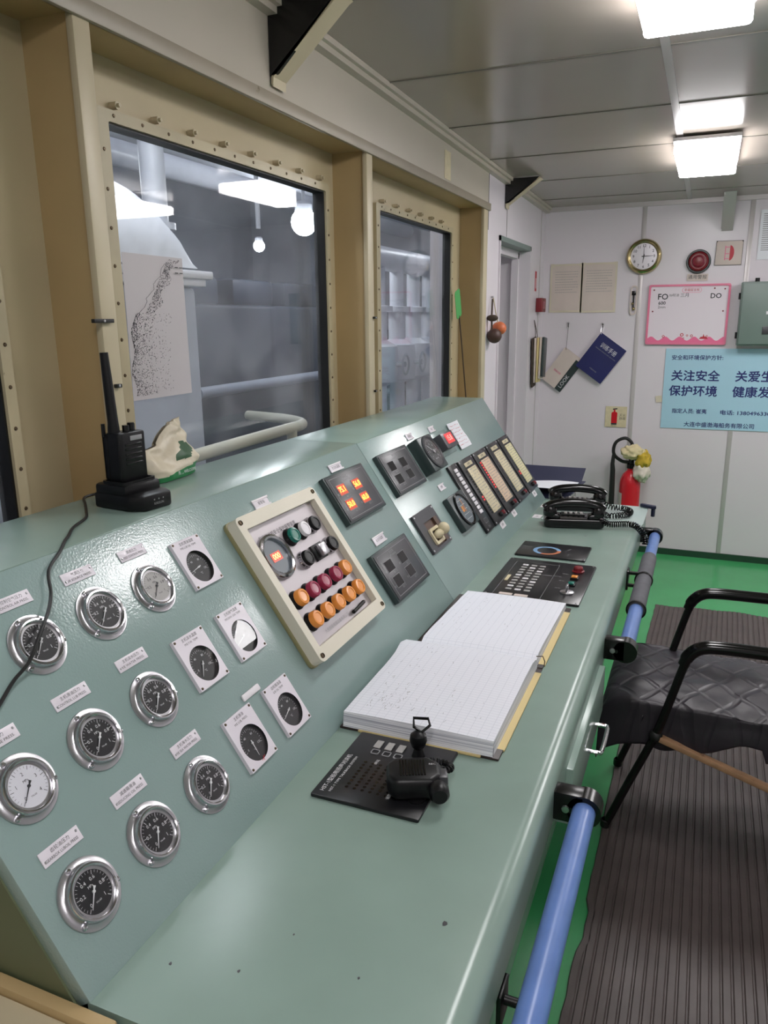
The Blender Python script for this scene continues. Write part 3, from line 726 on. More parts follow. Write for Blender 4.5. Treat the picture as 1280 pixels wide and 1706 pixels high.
# ------------------------------------------------------------------ round pressure gauges
def polar(r, a): return (r * math.cos(math.radians(a)), r * math.sin(math.radians(a)))
_g = {}
def gauge_meshes():
    if _g: return
    _g['flange'] = MB().lathe([(0, 0), (.040, 0), (.0405, .001), (.040, .0024), (.0345, .0030), (.0330, .0042), (.0322, .0078), (.031, .0084), (.028, .0084), (0, .0070)], 56).mesh('flange', M['steel'])
    _g['bezel'] = MB().lathe([(.0322, .0075), (.0322, .0104), (.0312, .0122), (.0292, .0124), (.0276, .0114), (.0270, .0088), (.0272, .0075)], 56).mesh('bezel', M['chrome'])
    _g['dial'] = MB().lathe([(.0273, .0070), (.0273, .0082), (0, .0082)], 48)
    d = _g['dial'].mesh('dial', M['dialblack']); _g['dialblack'] = d
    for k in ('dialwhite', 'dialgrey'):
        e = d.copy(); e.materials.clear(); e.materials.append(M[k]); _g[k] = e
    _g['glass'] = MB().lathe([(.0272, .0106), (.0272, .0110), (.012, .0113), (0, .0114)], 40).mesh('glass', M['lens'])
    _g['screw'] = MB().lathe([(0, .0042), (.0018, .0040), (.0031, .0028), (.0034, .001), (.0034, -.001)], 14).mesh('screw', M['chrome'])
    _g['ticks'] = MB()
    for k in range(26):
        a = 225 - 270 * k / 25; r0 = .0205 if k % 5 else .0185
        c, s = math.cos(math.radians(a)), math.sin(math.radians(a)); w = .00018 if k % 5 else .0003
        _g['ticks'].quad([(r0 * c - w * s, r0 * s + w * c, .00842), (r0 * c + w * s, r0 * s - w * c, .00842), (.0232 * c + w * s, .0232 * s - w * c, .00842), (.0232 * c - w * s, .0232 * s + w * c, .00842)])
    e = _g['ticks'].mesh('scale_ticks', M['whitetext'], 0); _g['ticksw'] = e
    f = e.copy(); f.materials.clear(); f.materials.append(M['inktext']); _g['ticksk'] = f
    n = MB().prism([(-.0062, -.0016), (-.0062, .0016), (-.002, .0008), (.0195, .00022), (.0195, -.00022), (-.002, -.0008)], .0091, .0097).lathe([(.0018, .0082), (.0018, .0101), (0, .0103)], 14)
    e = n.mesh('needle', M['whitetext']); _g['needlew'] = e
    f = e.copy(); f.materials.clear(); f.materials.append(M['inktext']); _g['needlek'] = f
def pressure_gauge(u, v, label, face='dialblack', ang=228, nums=('0', '0.2', '0.4', '0.6', '0.8', '1')):
    gauge_meshes()
    t = thing('pressure_gauge', label, 'pressure gauge', slope(u, v), 'round pressure gauges on the console')
    link('flange', _g['flange'], t); link('bezel', _g['bezel'], t); d = link('dial', _g[face], t)
    tone = 'w' if face == 'dialblack' else 'k'
    link('scale_ticks', _g['ticks' + tone], d)
    tm = M['whitetext'] if tone == 'w' else M['inktext']
    for k, s in enumerate(nums):
        x, y = polar(.0148, 225 - 270 * k / (len(nums) - 1)); text(s, .0062, tm, d, x, y, .00845, name='numeral')
    text('MPa', .0045, tm, d, 0, .0068, .00845)
    text('YN-60', .0030, tm, d, 0, -.012, .00845)
    link('needle', _g['needle' + tone], t, Matrix.Rotation(math.radians(ang), 4, 'Z'))
    link('glass', _g['glass'], t)
    for a in (105, -15, 222):
        x, y = polar(.0362, a); link('screw', _g['screw'], t, Matrix.Translation((x, y, .0027)))
    return t
UC, VR = (.543, .654, .767, .878), (.088, .2275, .368)
pressure_gauge(UC[1], VR[2], 'black pressure gauge crossed by the radio charger cable, at the upper left', ang=226)
pressure_gauge(UC[2], VR[2], 'black pressure gauge in the top row, between the cable gauge and the grey one', ang=224)
pressure_gauge(UC[3], VR[2], 'grey-faced pressure gauge at the right end of the top row', face='dialgrey', ang=226)
pressure_gauge(UC[2], VR[1], 'black pressure gauge below and beside the grey-faced one, right of the middle row', ang=226)
pressure_gauge(UC[1], VR[1], 'black pressure gauge in the middle row with a mark reflected across its glass', ang=228)
pressure_gauge(UC[0], VR[1], 'white-faced pressure gauge cut by the left edge of the photo', face='dialwhite', ang=226, nums=('0', '1', '2', '3', '4'))
pressure_gauge(UC[1], VR[0], 'black pressure gauge in the bottom row, under the REDUCING OIL nameplate', ang=234)
pressure_gauge(UC[0], VR[0], 'black pressure gauge nearest the console corner, lowest of all', ang=230)
pressure_gauge(UC[2], VR[0], 'black pressure gauge at the right of the bottom row, under the SEA WATER nameplate', ang=228)

plate_me = MB().box(-.0285, .0285, -.0088, .0088, 0, .0016, bev=.0003).mesh('plate', M['plate'])
rivet_me = MB().lathe([(0, .0012), (.0012, .0009), (.0018, 0), (.0018, -.0005)], 10).mesh('rivet', M['steel'])
def nameplate(u, v, cn, en, label):
    t = thing('nameplate', label, 'nameplate', slope(u, v), 'white nameplates over the pressure gauges')
    link('plate', plate_me, t)
    for s in (-1, 1): link('rivet', rivet_me, t, Matrix.Translation((s * .0245, s * .0035, .0016)))
    text(cn, .0056, M['inktext'], t, 0, .0033, .0018); text(en, .0050, M['inktext'], t, -.001, -.0037, .0018, fit=min(.047, .0031 * len(en)))
nameplate(.655, .431, '控制空气压力', 'CONTROL AIR PRESS.', 'white nameplate above the gauge the black cable crosses')
nameplate(.767, .431, '气源压力', 'AIR SOURCE PRESS.', 'white nameplate at the top, second from the left')
nameplate(.878, .431, '调速压力', 'SPEED CONTROL PRESS.', 'white nameplate above the grey-faced pressure gauge')
nameplate(.656, .290, '主机滑油压力', 'CONTROL LUB PRESS.', 'white nameplate above the middle gauge of the second row')
nameplate(.769, .291, '主机淡水压力', 'M/E WATER PRESS.', 'white nameplate above the right gauge of the second row')
nameplate(.543, .290, '滑油压力', 'STERN TUBE PRESS.', 'white nameplate above the white-faced gauge at the left edge')
nameplate(.655, .150, '减速箱滑油', 'REDUCING OIL PRESS', 'white nameplate above the middle gauge of the bottom row')
nameplate(.543, .150, '齿轮油压力', 'GEARBOX LUBOIL PRESS', 'lowest white nameplate, above the gauge nearest the console corner')
nameplate(.772, .151, '主机海水压力', 'M/E SEA WATER PRESS.', 'white nameplate above the right gauge of the bottom row')

# ------------------------------------------------------------------ square meters with a round sunk dial
_p = {}
def temp_meter(u, v, cn, en, label, ang, cross=False):
    t = thing('temperature_meter', label, 'meter', slope(u, v), 'white square meters on the console')
    if not _p:
        w, h, dy = .0715, .0865, -.009
        m = MB(); n = 48; bm = m.bm
        def ringv(pts, z): return [bm.verts.new((p[0], p[1], z)) for p in pts]
        cpts = circle(.0285, n, 0, dy)
        # outer rectangle sampled along the same angles as the hole
        opts = []
        for k in range(n):
            a = 2 * math.pi * k / n; c, s = math.cos(a), math.sin(a)
            f = min((w / 2) / abs(c) if abs(c) > 1e-6 else 9, ((h / 2 - dy) if s > 0 else (h / 2 + dy)) / abs(s) if abs(s) > 1e-6 else 9)
            opts.append((f * c, dy + f * s))
        for cx in (-w / 2, w / 2):
            for cyy in (-h / 2, h / 2):
                k = min(range(n), key=lambda i: (opts[i][0] - cx) ** 2 + (opts[i][1] - cyy) ** 2); opts[k] = (cx, cyy)
        oh, ih, ol, il = ringv(opts, .0062), ringv(cpts, .0062), ringv(opts, 0), ringv(cpts, .0004)
        for k in range(n):
            j = (k + 1) % n
            bm.faces.new((oh[k], oh[j], ih[j], ih[k])); bm.faces.new((ol[k], ol[j], oh[j], oh[k]))
            f = bm.faces.new((ih[k], ih[j], il[j], il[k])); f.material_index = 1
        bmesh.ops.recalc_face_normals(bm, faces=bm.faces)
        _p['plate'] = m.mesh('plate', [M['plate'], M['black']], 30)
        _p['dial'] = MB().lathe([(.0284, .0004), (.0284, .0012), (0, .0012)], 40, Matrix.Translation((0, dy, 0))).mesh('dial', M['dialblack'])
        tk = MB()
        for k in range(21):
            a = 200 - 220 * k / 20; r0 = .0205 if k % 5 else .0188
            c, s = math.cos(math.radians(a)), math.sin(math.radians(a)); ww = .00022
            tk.quad([(r0 * c - ww * s, dy + r0 * s + ww * c, .0014), (r0 * c + ww * s, dy + r0 * s - ww * c, .0014), (.0228 * c + ww * s, dy + .0228 * s - ww * c, .0014), (.0228 * c - ww * s, dy + .0228 * s + ww * c, .0014)])
        _p['ticks'] = tk.mesh('scale_ticks', M['whitetext'], 0)
        _p['needle'] = MB().prism([(-.005, -.0009), (-.004, .0009), (.021, .0002), (.021, -.0002)], .0024, .003).lathe([(.0016, .0012), (.0016, .0036), (0, .0038)], 12).mesh('needle', M['whitetext'])
        _p['glass'] = MB().lathe([(.0284, .0046), (.0284, .0050), (0, .0052)], 32, Matrix.Translation((0, dy, 0))).mesh('glass', M['lens'])
        _p['screw'] = MB().lathe([(0, .0016), (.0018, .0012), (.0022, 0), (.0022, -.0005)], 10).mesh('screw', M['screw'])
    link('plate', _p['plate'], t); d = link('dial', _p['dial'], t); link('scale_ticks', _p['ticks'], d)
    for k, s in enumerate(('0', '40', '80', '120')):
        x, y = polar(.0150, 200 - 220 * k / 3); text(s, .005, M['whitetext'], d, x, y - .009, .0015, name='numeral')
    text('°C', .005, M['whitetext'], d, 0, -.020, .0015)
    link('needle', _p['needle'], t, Matrix.Translation((0, -.009, 0)) @ Matrix.Rotation(math.radians(ang), 4, 'Z'))
    link('glass', _p['glass'], t)
    for sx in (-1, 1):
        for sy in (-1, 1): link('screw', _p['screw'], t, Matrix.Translation((sx * .032, sy * .0395, .0062)))
    text(cn, .0062, M['inktext'], t, 0, .0365, .0064); text(en, .0050, M['inktext'], t, 0, .0290, .0064)
    if cross:
        c = MB().quad([(-.006, -.0385, .0065), (-.005, -.039, .0065), (.006, -.0345, .0065), (.005, -.034, .0065)]).quad([(-.001, -.0405, .0066), (.000, -.0405, .0066), (.001, -.0335, .0066), (0, -.0335, .0066)])
        c.build('red_cross_mark', M['redtext'], t, smooth=0)
temp_meter(.990, .3755, '主机滑油温度', 'M/E LUB OIL TEMP.', 'white square meter at the top, beside the grey-faced gauge', 190)
temp_meter(.993, .239, '主机排气温度', 'M/E EXH. GAS TEMP.', 'white square meter in the second row, beside the cream button box', 200)
temp_meter(.881, .239, '主机淡水温度', 'M/E F.W. TEMP.', 'white square meter in the second row, left of its pair', 232)
temp_meter(.882, .0965, '主机滑油', 'M/E LUB. PRESS.', 'white square meter with a red hand-drawn cross, bottom row', 268, True)
temp_meter(.993, .0960, '齿轮箱油温', 'G/B OIL TEMP.', 'white square meter at the right of the bottom row, near the logbook', 200)
t = thing('label_strip', 'small blank white strip between the two lowest square meters', 'label', slope(.938, .149))
MB().box(-.024, .024, -.0055, .0055, 0, .004, bev=.002).build('strip', M['white'], t)

# ------------------------------------------------------------------ cream box of pilot lights and buttons
bx = thing('button_box', 'cream enclosure of pilot lights, buttons and a round meter on the console', 'button panel', slope(1.25, .262))
MB().ring(rrect(.296, .30, .012), rrect(.258, .248, .002), .008, .030).build('rim', M['boxbeige'], bx)
MB().prism(rrect(.30, .304, .012), 0, .0078, .001).build('gasket_base', M['boxolive'], bx)
MB().box(-.1288, .1288, -.1238, .1238, .008, .016).build('face_plate', M['faceplate'], bx)
for sx in (-1, 1):
    for sy in (-1, 1): MB().lathe([(0, .0005), (.004, .0005), (.004, -.001), (.0046, .002), (.0050, 0), (.0050, -.004)], 14, Matrix.Translation((sx * .137, sy * .139, .0305))).build('corner_screw', M['screw'], bx)
text('船用柴油机安全保护报警装置', .0105, M['inktext'], bx, -.028, .098, .0163)
text('大连船舶电器设备有限公司', .0085, M['greytext'], bx, -.02, -.112, .0163)
FZ = .0162
md = MB().lathe([(.046, 0), (.046, .006), (.044, .010), (.040, .012), (.036, .010), (.0355, .004), (0, .004)], 48, Matrix.Translation((-.083, .056, FZ))).build('round_meter', M['chrome'], bx)
MB().lathe([(.0354, .0042), (0, .0045)], 40, Matrix.Translation((-.083, .056, FZ))).build('meter_face', M['greyblue'], md)
MB().box(-.099, -.067, .047, .065, FZ + .0046, FZ + .0052).build('lit_window', M['ledglow'], md)
text('000', .016, M['ledyellow'], md, -.083, .056, FZ + .0054, name='digits')
def pilot(x, y, lens, ringm, nm, h=.018):
    b = MB().lathe([(.0185, 0), (.0185, .003), (.0165, .006), (.0165, .010)], 30, Matrix.Translation((x, y, FZ))).build(nm, M[ringm], bx)
    MB().lathe([(.0162, .010), (.0160, h), (.0145, h + .003), (.0105, h + .0035), (.0095, h + .002), (0, h + .0018)], 30, Matrix.Translation((x, y, FZ))).build('lens' if nm == 'pilot_light' else 'cap', M[lens], b)
o = lambda u, v: (u - 1.25, v - .262)
for (u, v, l, r_, nm) in ((1.243, .338, 'green', 'black', 'push_button'), (1.287, .339, 'white', 'black', 'push_button'), (1.331, .340, 'black', 'chrome', 'push_button'), (1.243, .286, 'black', 'chrome', 'push_button'), (1.349, .286, 'black', 'chrome', 'push_button')):
    pilot(*o(u, v), l, r_, nm, .014)
sx_, sy_ = o(1.302, .286)
sw = MB().box(sx_ - .021, sx_ + .021, sy_ - .017, sy_ + .017, FZ, FZ + .006, bev=.001).build('selector_switch', M['black'], bx)
MB().box(sx_ - .010, sx_ + .016, sy_ - .013, sy_ + .013, FZ + .006, FZ + .018, bev=.002).build('switch_key', M['steel'], sw)
for (u, l) in ((1.152, 'orange'), (1.198, 'pink'), (1.245, 'pink'), (1.295, 'pink'), (1.338, 'orange')): pilot(*o(u, .230), l, 'black', 'pilot_light')
for u in (1.156, 1.203, 1.250, 1.297, 1.342): pilot(*o(u, .182), 'orange', 'black', 'pilot_light')
t = thing('pen', 'black pen lying on the lower rim of the cream button box', 'pen', slope(1.322, .1485, .0180) @ Matrix.Rotation(.06, 4, 'Z'))
MB().cyl((-.032, 0, .0044), (.020, 0, .0044), .0042, seg=12).build('barrel', M['black'], t)
MB().cyl((.020, 0, .0044), (.030, 0, .0044), .004, .0012, seg=12).build('tip', M['steel'], t)
MB().box(-.030, -.006, .0035, .0045, .0035, .0055).build('clip', M['steel'], t)

# ------------------------------------------------------------------ four-display panels
def quad_display(u, v, label, lit=None, cn='主机转速', en='ENGINE MONITOR'):
    t = thing('display_panel', label, 'display panel', slope(u, v), 'four-window display panels')
    MB().box(-.104, .104, -.061, .061, 0, .014, bev=.002).build('case', M['darkframe'], t)
    MB().box(-.099, .099, -.056, .056, .0141, .0158, bev=.0006).build('front_plate', M['darkgrey'], t)
    MB().ring(rect(.176, .102), rect(.1738, .0998), .0159, .0162).build('border_line', M['greytext'], t, smooth=0)
    text(cn, .0085, M['greytext'], t, -.012, .044, .0162); text(en, .006, M['greytext'], t, -.012, .036, .0162)
    k = 0
    for (x, y) in ((-.055, .019), (.022, .017), (-.055, -.020), (.022, -.020)):
        d = MB().box(x - .019, x + .019, y - .0125, y + .0125, .0159, .0166).build('display', M['ledglow' if lit else 'windowblack'], t)
        MB().ring(rect(.041, .028, x, y), rect(.0395, .0265, x, y), .0159, .0167).build('display_outline', M['greytext'], d, smooth=0)
        if lit: text(lit[k], .0195, M['ledorange'], d, x, y, .0168, name='digits', bold=.0006)
        text('进口', .006, M['greytext'], t, x - .026, y - .008, .0162, name='caption'); text('出口 °C', .006, M['greytext'], t, x + .012, y - .0185, .0162, name='caption')
        k += 1
    return t
quad_display(1.586, .3605, 'display panel with four lit orange readings, above the unlit one', ('75.1', '56.0', '50.0', '60.0'))
quad_display(1.586, .156, 'unlit four-window display panel in the lower row, right of the cream box', None, '左主机', 'LEFT ENGINE')
quad_display(1.889, .3605, 'unlit four-window display panel in the top row, beside the panel joint', None, '右主机', 'RIGHT ENGINE')

# ------------------------------------------------------------------ round meters in square cases
def cased_meter(u, v, w, h, dp, label, kind):
    t = thing('cased_meter', label, 'meter', slope(u, v), 'round meters in dark cases')
    MB().box(-w / 2, w / 2, -h / 2, h / 2, 0, dp, bev=.004).build('case', M['darkframe'], t)
    r = min(w, h) * .45
    MB().lathe([(r + .004, dp - .002), (r + .004, dp + .004), (r, dp + .006), (r - .004, dp + .003), (r - .005, dp - .001)], 48).build('bezel', M['blackgloss'] if kind else M['darkgrey'], t)
    d = MB().lathe([(r - .004, dp + .0002), (r - .004, dp + .0015), (0, dp + .0015)], 44).build('dial', M['dialblack'] if not kind else M['greyblue'], t)
    tk = MB()
    for k in range(31):
        a = 215 - 250 * k / 30; r0 = r * (.72 if k % 5 else .64); c, s = math.cos(math.radians(a)), math.sin(math.radians(a)); ww = .0004; rr = r * .80
        tk.quad([(r0 * c - ww * s, r0 * s + ww * c, dp + .0018), (r0 * c + ww * s, r0 * s - ww * c, dp + .0018), (rr * c + ww * s, rr * s - ww * c, dp + .0018), (rr * c - ww * s, rr * s + ww * c, dp + .0018)])
    tk.build('scale_ticks', M['whitetext'], d, smooth=0)
    if not kind:
        for k in range(7):
            x, y = polar(r * .5, 215 - 250 * k / 6); text(str(k * 5), .008, M['whitetext'], d, x, y, dp + .0019, name='numeral')
        text('r/min x100', .006, M['whitetext'], d, 0, -r * .45, dp + .0019)
        MB().lathe([(.006, dp + .001), (.006, dp + .006), (0, dp + .0065)], 18).build('hub', M['steel'], t)
        MB().prism([(-.008, -.0014), (-.008, .0014), (r * .72, .0004), (r * .72, -.0004)], dp + .004, dp + .0046, T=Matrix.Rotation(math.radians(140), 4, 'Z')).build('needle', M['whitetext'], t)
    else:
        for k in range(5):
            a = .5 - k * .25
            MB().box(-r * .5, r * .5, a * r * 1.2 - .0006, a * r * 1.2 + .0006, dp + .0016, dp + .0020).build('scale_line', M['whitetext'], d, smooth=0)
        MB().box(-r * .35, -r * .05, -.006, .012, dp + .0016, dp + .0024).build('legend_plate', M['orange'], d)
        MB().prism([(-.008, -.0016), (-.008, .0016), (r * .72, .0005), (r * .72, -.0005)], dp + .004, dp + .0046, T=Matrix.Rotation(math.radians(88), 4, 'Z')).build('needle', M['orange'], t)
    MB().lathe([(r - .0045, dp + .0035), (r - .0045, dp + .004), (0, dp + .0046)], 40).build('glass', M['lens'], t)
cased_meter(2.09, .364, .120, .110, .036, 'thick dark meter with a black dial, beside the small red display', 0)
cased_meter(2.10, .172, .138, .110, .020, 'dark round meter with a grey face, left of the white button strip', 1)
# red digital display on a mounting plate
t = thing('digital_indicator', 'small grey indicator box with a lit red display', 'indicator', slope(2.285, .378))
MB().box(-.082, .082, -.041, .040, 0, .004, bev=.001).build('mounting_plate', M['console'], t)
MB().box(-.066, .044, -.027, .026, .004, .036, bev=.002).build('box', M['darkgrey'], t)
MB().box(-.062, -.060, -.02, .02, .036, .0365).build('edge_strip', M['greyblue'], t)  # plain grey-blue strip along the left edge, unlit
d = MB().box(-.042, .024, -.014, .020, .0362, .0368).build('display', M['ledred'], t)
text('15.8', .026, M['ledreddigit'], d, -.009, .003, .0371, name='digits')
# handwritten slip
t = thing('paper_slip', 'white slip of handwriting stuck beside the small red display', 'paper', slope(2.462, .381, .001))
sl = MB().grid(lambda a, b: ((a - .5) * .118, (b - .5) * .098, .004 * (2 * a - 1) ** 2 + .0015 * math.sin(7 * b) + .0018), 14, 8)
sl.build('sheet', M['paper'], t)
hw = MB()
for r in range(7):
    x = -.05
    while x < .045:
        w = random.uniform(.004, .012); yy = .036 - r * .012 + random.uniform(-.001, .001); z = .004 * (2 * (x / .118)) ** 2 + .0042
        hw.quad([(x, yy, z), (x + w, yy + random.uniform(-.002, .002), z), (x + w, yy + .0014, z), (x, yy + .0014, z)]); x += w + random.uniform(.003, .008)
hw.build('handwriting', M['redtext'], t, smooth=0)
# small white label holders
def holder(u, v, label, w=.044, h=.018, s='表'):
    t = thing('label_holder', label, 'label', slope(u, v), 'small white labels on the console')
    MB().box(-w / 2, w / 2, -h / 2, h / 2, 0, .0025, bev=.0004).build('card', M['plate'], t)
    MB().box(-w / 2 - .003, w / 2 + .003, -h / 2 - .001, -h / 2 + .003, .0025, .004, bev=.0004).box(-w / 2 - .003, w / 2 + .003, h / 2 - .003, h / 2 + .001, .0025, .004, bev=.0004).build('holder_rail', M['white'], t)
    text(s, .008, M['inktext'], t, 0, 0, .0027)
holder(2.081, .439, 'white label above the thick dark meter', s='转速表')
holder(2.271, .434, 'white label above the small red display', s='电压')
holder(2.087, .263, 'white label above the meter with the grey face', s='舵角')
holder(1.583, .238, 'white label above the unlit display panel right of the cream box', .06, .02, '右主机温度')
holder(1.587, .436, 'white label above the display panel with lit readings', .06, .018, '左主机温度')
holder(1.245, .426, 'white label above the cream button box', .052, .018, '报警箱')
def sticker(T, label, s, w=.05, h=.022):
    t = thing('sticker', label, 'label', T, 'white stickers near the alarm panels')
    MB().prism(rrect(w, h, .003), 0, .0008).build('film', M['white'], t, smooth=0); text(s, .010, M['inktext'], t, 0, 0, .001)
sticker(slope(2.372, .052), 'white sticker below the leftmost legend panel', '报警1')
sticker(slope(2.533, .052), 'white sticker below the legend panel with red lamps', '报警2')
sticker(slope(2.867, .050), 'white sticker below the far right legend panel', '报警4')
sticker(desk(2.68, -.522), 'white sticker on the desk in front of the near telephone', '电话', .05, .03)
sticker(desk(2.85, -.526), 'white sticker on the desk behind the near telephone', '电话', .05, .03)

# lever switch in a square opening
t = thing('lever_switch', 'grey plate with a cream lever in a brown recess', 'switch', slope(1.863, .182))
MB().ring(rect(.148, .114), rect(.096, .074, .014, -.012), 0, .008).build('plate', M['darkgrey'], t)
MB().box(-.034, .062, -.049, .025, .0003, .0012).build('recess', M['brown'], t)
MB().box(.040, .0618, -.0488, .0248, .0012, .0078).build('recess_block', M['brown'], t)
lv = MB().ring(rrect(.062, .046, .006, -.006, -.020), rrect(.046, .030, .005, -.006, -.020), .0013, .014).build('lever_frame', M['cream'], t)
MB().sphere((-.006, -.020, .018), .015, sx=1.25, sy=.8).sphere((.006, -.014, .034), .014, sx=.9, sy=1.2, sz=1.1).cyl((-.003, -.02, .012), (.004, -.016, .032), .010, seg=14).build('lever', M['cream'], t)
for sx in (-1, 1):
    for sy in (-1, 1): MB().lathe([(0, .001), (.0025, .0005), (.003, -.001)], 10, Matrix.Translation((sx * .067, sy * .05, .0085))).build('screw', M['steel'], t)

# strip of white buttons and four tall legend panels
t = thing('button_strip', 'narrow black strip with eleven white buttons', 'button strip', slope(2.238, .186))
MB().box(-.041, .041, -.119, .119, 0, .009, bev=.0015).build('strip', M['blacksatin'], t)
for k in range(11):
    y = .096 - k * .0148
    MB().box(-.014, .014, y - .0058, y + .0058, .009, .0125, bev=.0012).build('button', M['white'], t)
MB().ring(rect(.03, .016, 0, -.084), rect(.028, .014, 0, -.084), .009, .0094).build('outline', M['greytext'], t, smooth=0)
text('警报', .009, M['greytext'], t, 0, -.106, .0094)
for s in (-1, 1): MB().lathe([(0, .0012), (.003, .0006), (.0035, -.001)], 10, Matrix.Translation((s * .03, s * .111, .0092))).build('screw', M['steel'], t)
def legend(u, w, label, led, win):
    t = thing('legend_panel', label, 'alarm panel', slope(u, .184), 'tall legend panels at the far end of the console')
    MB().box(-w / 2, w / 2, -.119, .119, 0, .009, bev=.0015).build('plate', M['blacksatin'], t)
    MB().box(-w * .24, w * .28, .090, .104, .009, .0105, bev=.0006).build('title_window', M['cream'], t)
    text('主机报警', .008, M['inktext'], t, 0, .097, .0107)
    wn = MB().box(-w * .24, w * .36, -.083, .083, .009, .0108, bev=.0008).build('legend_window', M[win], t)
    ln = MB()
    for k in range(17):
        yy = .077 - k * .0096; x = -w * .21
        while x < w * .3:
            d = random.uniform(.003, .010)
            if random.random() < .8: ln.quad([(x, yy - .0012, .0111), (x + d, yy - .0012, .0111), (x + d, yy + .0012, .0111), (x, yy + .0012, .0111)])
            x += d + .003
    ln.build('legend_print', M['greytext'], wn, smooth=0)
    for k in range(17):
        yy = .077 - k * .0096
        MB().box(-w * .36, -w * .28, yy - .003, yy + .003, .009, .0102, bev=.0004).build('alarm_lamp', M['ledred'] if led(k) else M['windowblack'], t, smooth=0)
    for x in (-.004, .026): MB().lathe([(.008, .009), (.0075, .016), (.006, .018), (0, .018)], 18, Matrix.Translation((x + .012, -.100, 0))).build('knob', M['darkred'] if x > 0 else M['black'], t)
    for sx in (-1, 1):
        for sy in (-1, 1): MB().lathe([(0, .0012), (.003, .0006), (.0035, -.001)], 10, Matrix.Translation((sx * (w / 2 - .008), sy * .112, .0092))).build('screw', M['steel'], t)
M['cream2'] = mat('pinkish_legend', S(212, 186, 158), 0.4, var=(40, 0.08)); M['cream3'] = mat('yellow_legend', S(212, 204, 160), 0.4, var=(40, 0.06))
legend(2.371, .148, 'tall legend panel next to the white button strip', lambda k: k in (10, 11), 'cream')
legend(2.535, .154, 'tall legend panel with a column of lit red lamps', lambda k: k < 11, 'cream2')
legend(2.704, .150, 'tall legend panel with no lamps lit, between two others', lambda k: False, 'cream')
legend(2.868, .148, 'tall yellowish legend panel at the far end of the console', lambda k: k in (11, 12), 'cream3')
# ------------------------------------------------------------------ panels let into the desk top
t = thing('scale_panel', 'thin black plate with a blue and orange ring, on the desk below the legend panels', 'control plate', desk(2.266, -.387))
MB().prism(rrect(.148, .210, .004), 0, .005, .0008).build('plate', M['blacksatin'], t)
def arc_band(r0, r1, a0, a1, z, cx, cy, sy=1.0, n=24):
    m = MB()
    for k in range(n):
        a, b = math.radians(a0 + (a1 - a0) * k / n), math.radians(a0 + (a1 - a0) * (k + 1) / n)
        m.quad([(cx + r0 * math.cos(a), cy + sy * r0 * math.sin(a), z), (cx + r1 * math.cos(a), cy + sy * r1 * math.sin(a), z), (cx + r1 * math.cos(b), cy + sy * r1 * math.sin(b), z), (cx + r0 * math.cos(b), cy + sy * r0 * math.sin(b), z)])
    return m
arc_band(.030, .042, -80, 160, .0054, -.010, .018).build('blue_arc', M['blueprint'], t, smooth=0)
arc_band(.030, .042, 160, 280, .0054, -.010, .018).build('orange_arc', M['orangeprint'], t, smooth=0)
for k in range(3): text('主机遥控', .007, M['greytext'], t, -.01 + k * .012, .082, .0054, rot=math.pi / 2, name='legend')
text('AHEAD', .007, M['greytext'], t, .02, -.045, .0054, rot=-.2); text('ASTERN', .007, M['greytext'], t, -.035, -.050, .0054); text('STOP', .007, M['greytext'], t, -.012, -.04, .0054)
for sx in (-1, 1):
    for sy in (-1, 1): MB().lathe([(0, .0012), (.0025, .0006), (.003, -.001)], 10, Matrix.Translation((sx * .068, sy * .099, .0052))).build('screw', M['black'], t)

t = thing('keypad_panel', 'black desk panel with rows of small grey keys and coloured buttons', 'control panel', desk(1.986, -.367))
MB().prism(rrect(.328, .248, .004), 0, .006, .0008).build('plate', M['blacksatin'], t)
L = lambda X, Y: (Y - 1.986, -(X + .367))
MB().ring(rect(.296, .124, *L(-.404, 1.972)), rect(.2945, .1225, *L(-.404, 1.972)), .006, .0063).build('border_line', M['greytext'], t, smooth=0)
for r in range(10):
    for cidx in range(3):
        x, y = L(-.434 + .0245 * cidx, 2.089 - .0236 * r)
        MB().box(x - .0052, x + .0052, y - .0078, y + .0078, .006, .0084, bev=.0008).build('key', M['dialgrey'] if (r * 3 + cidx) % 4 else M['white'], t)
x, y = L(-.457, 1.965); MB().box(x - .024, x + .024, y - .0045, y + .0045, .006, .0075, bev=.0005).build('yellow_window', M['cream'], t)
for X in (-.432, -.392):
    x, y = L(X, 1.838); MB().box(x - .007, x + .007, y - .017, y + .017, .006, .0072).build('label_window', M['oldpaper'], t)
for X, Y, m_, r_ in ((-.285, 2.084, 'darkred', .015),):
    x, y = L(X, Y); MB().lathe([(.017, .006), (.017, .009), (.013, .010), (.0125, .018), (.010, .021), (0, .022)], 28, Matrix.Translation((x, y, 0))).build('stop_button', M[m_], t)
for X, Y, m_ in ((-.285, 2.022, 'orange'), (-.285, 1.966, 'green')):
    x, y = L(X, Y); b = MB().box(x - .013, x + .013, y - .011, y + .011, .006, .010, bev=.001).build('lamp_button', M['black'], t)
    MB().box(x - .009, x + .009, y - .008, y + .008, .010, .0135, bev=.001).build('lens', M[m_], b)
x, y = L(-.285, 1.898); k = MB().lathe([(.018, .006), (.018, .010), (.014, .012), (0, .012)], 28, Matrix.Translation((x, y, 0))).build('key_switch', M['steel'], t)
MB().box(x - .010, x + .010, y - .0025, y + .0025, .012, .030, bev=.001).build('key', M['steel'], k)
for Y in (2.05, 1.99, 1.93):
    x, y = L(-.315, Y); text('报警', .008, M['greytext'], t, x, y, .0064, rot=math.pi / 2, name='caption')
text('集控室报警操作板', .008, M['greytext'], t, *L(-.352, 2.02), .0064, rot=-math.pi / 2)
for sx in (-1, 1):
    for sy in (-1, 1): MB().lathe([(0, .0014), (.003, .0008), (.0035, -.001)], 10, Matrix.Translation((sx * .156, sy * .116, .0062))).build('screw', M['steel'], t)

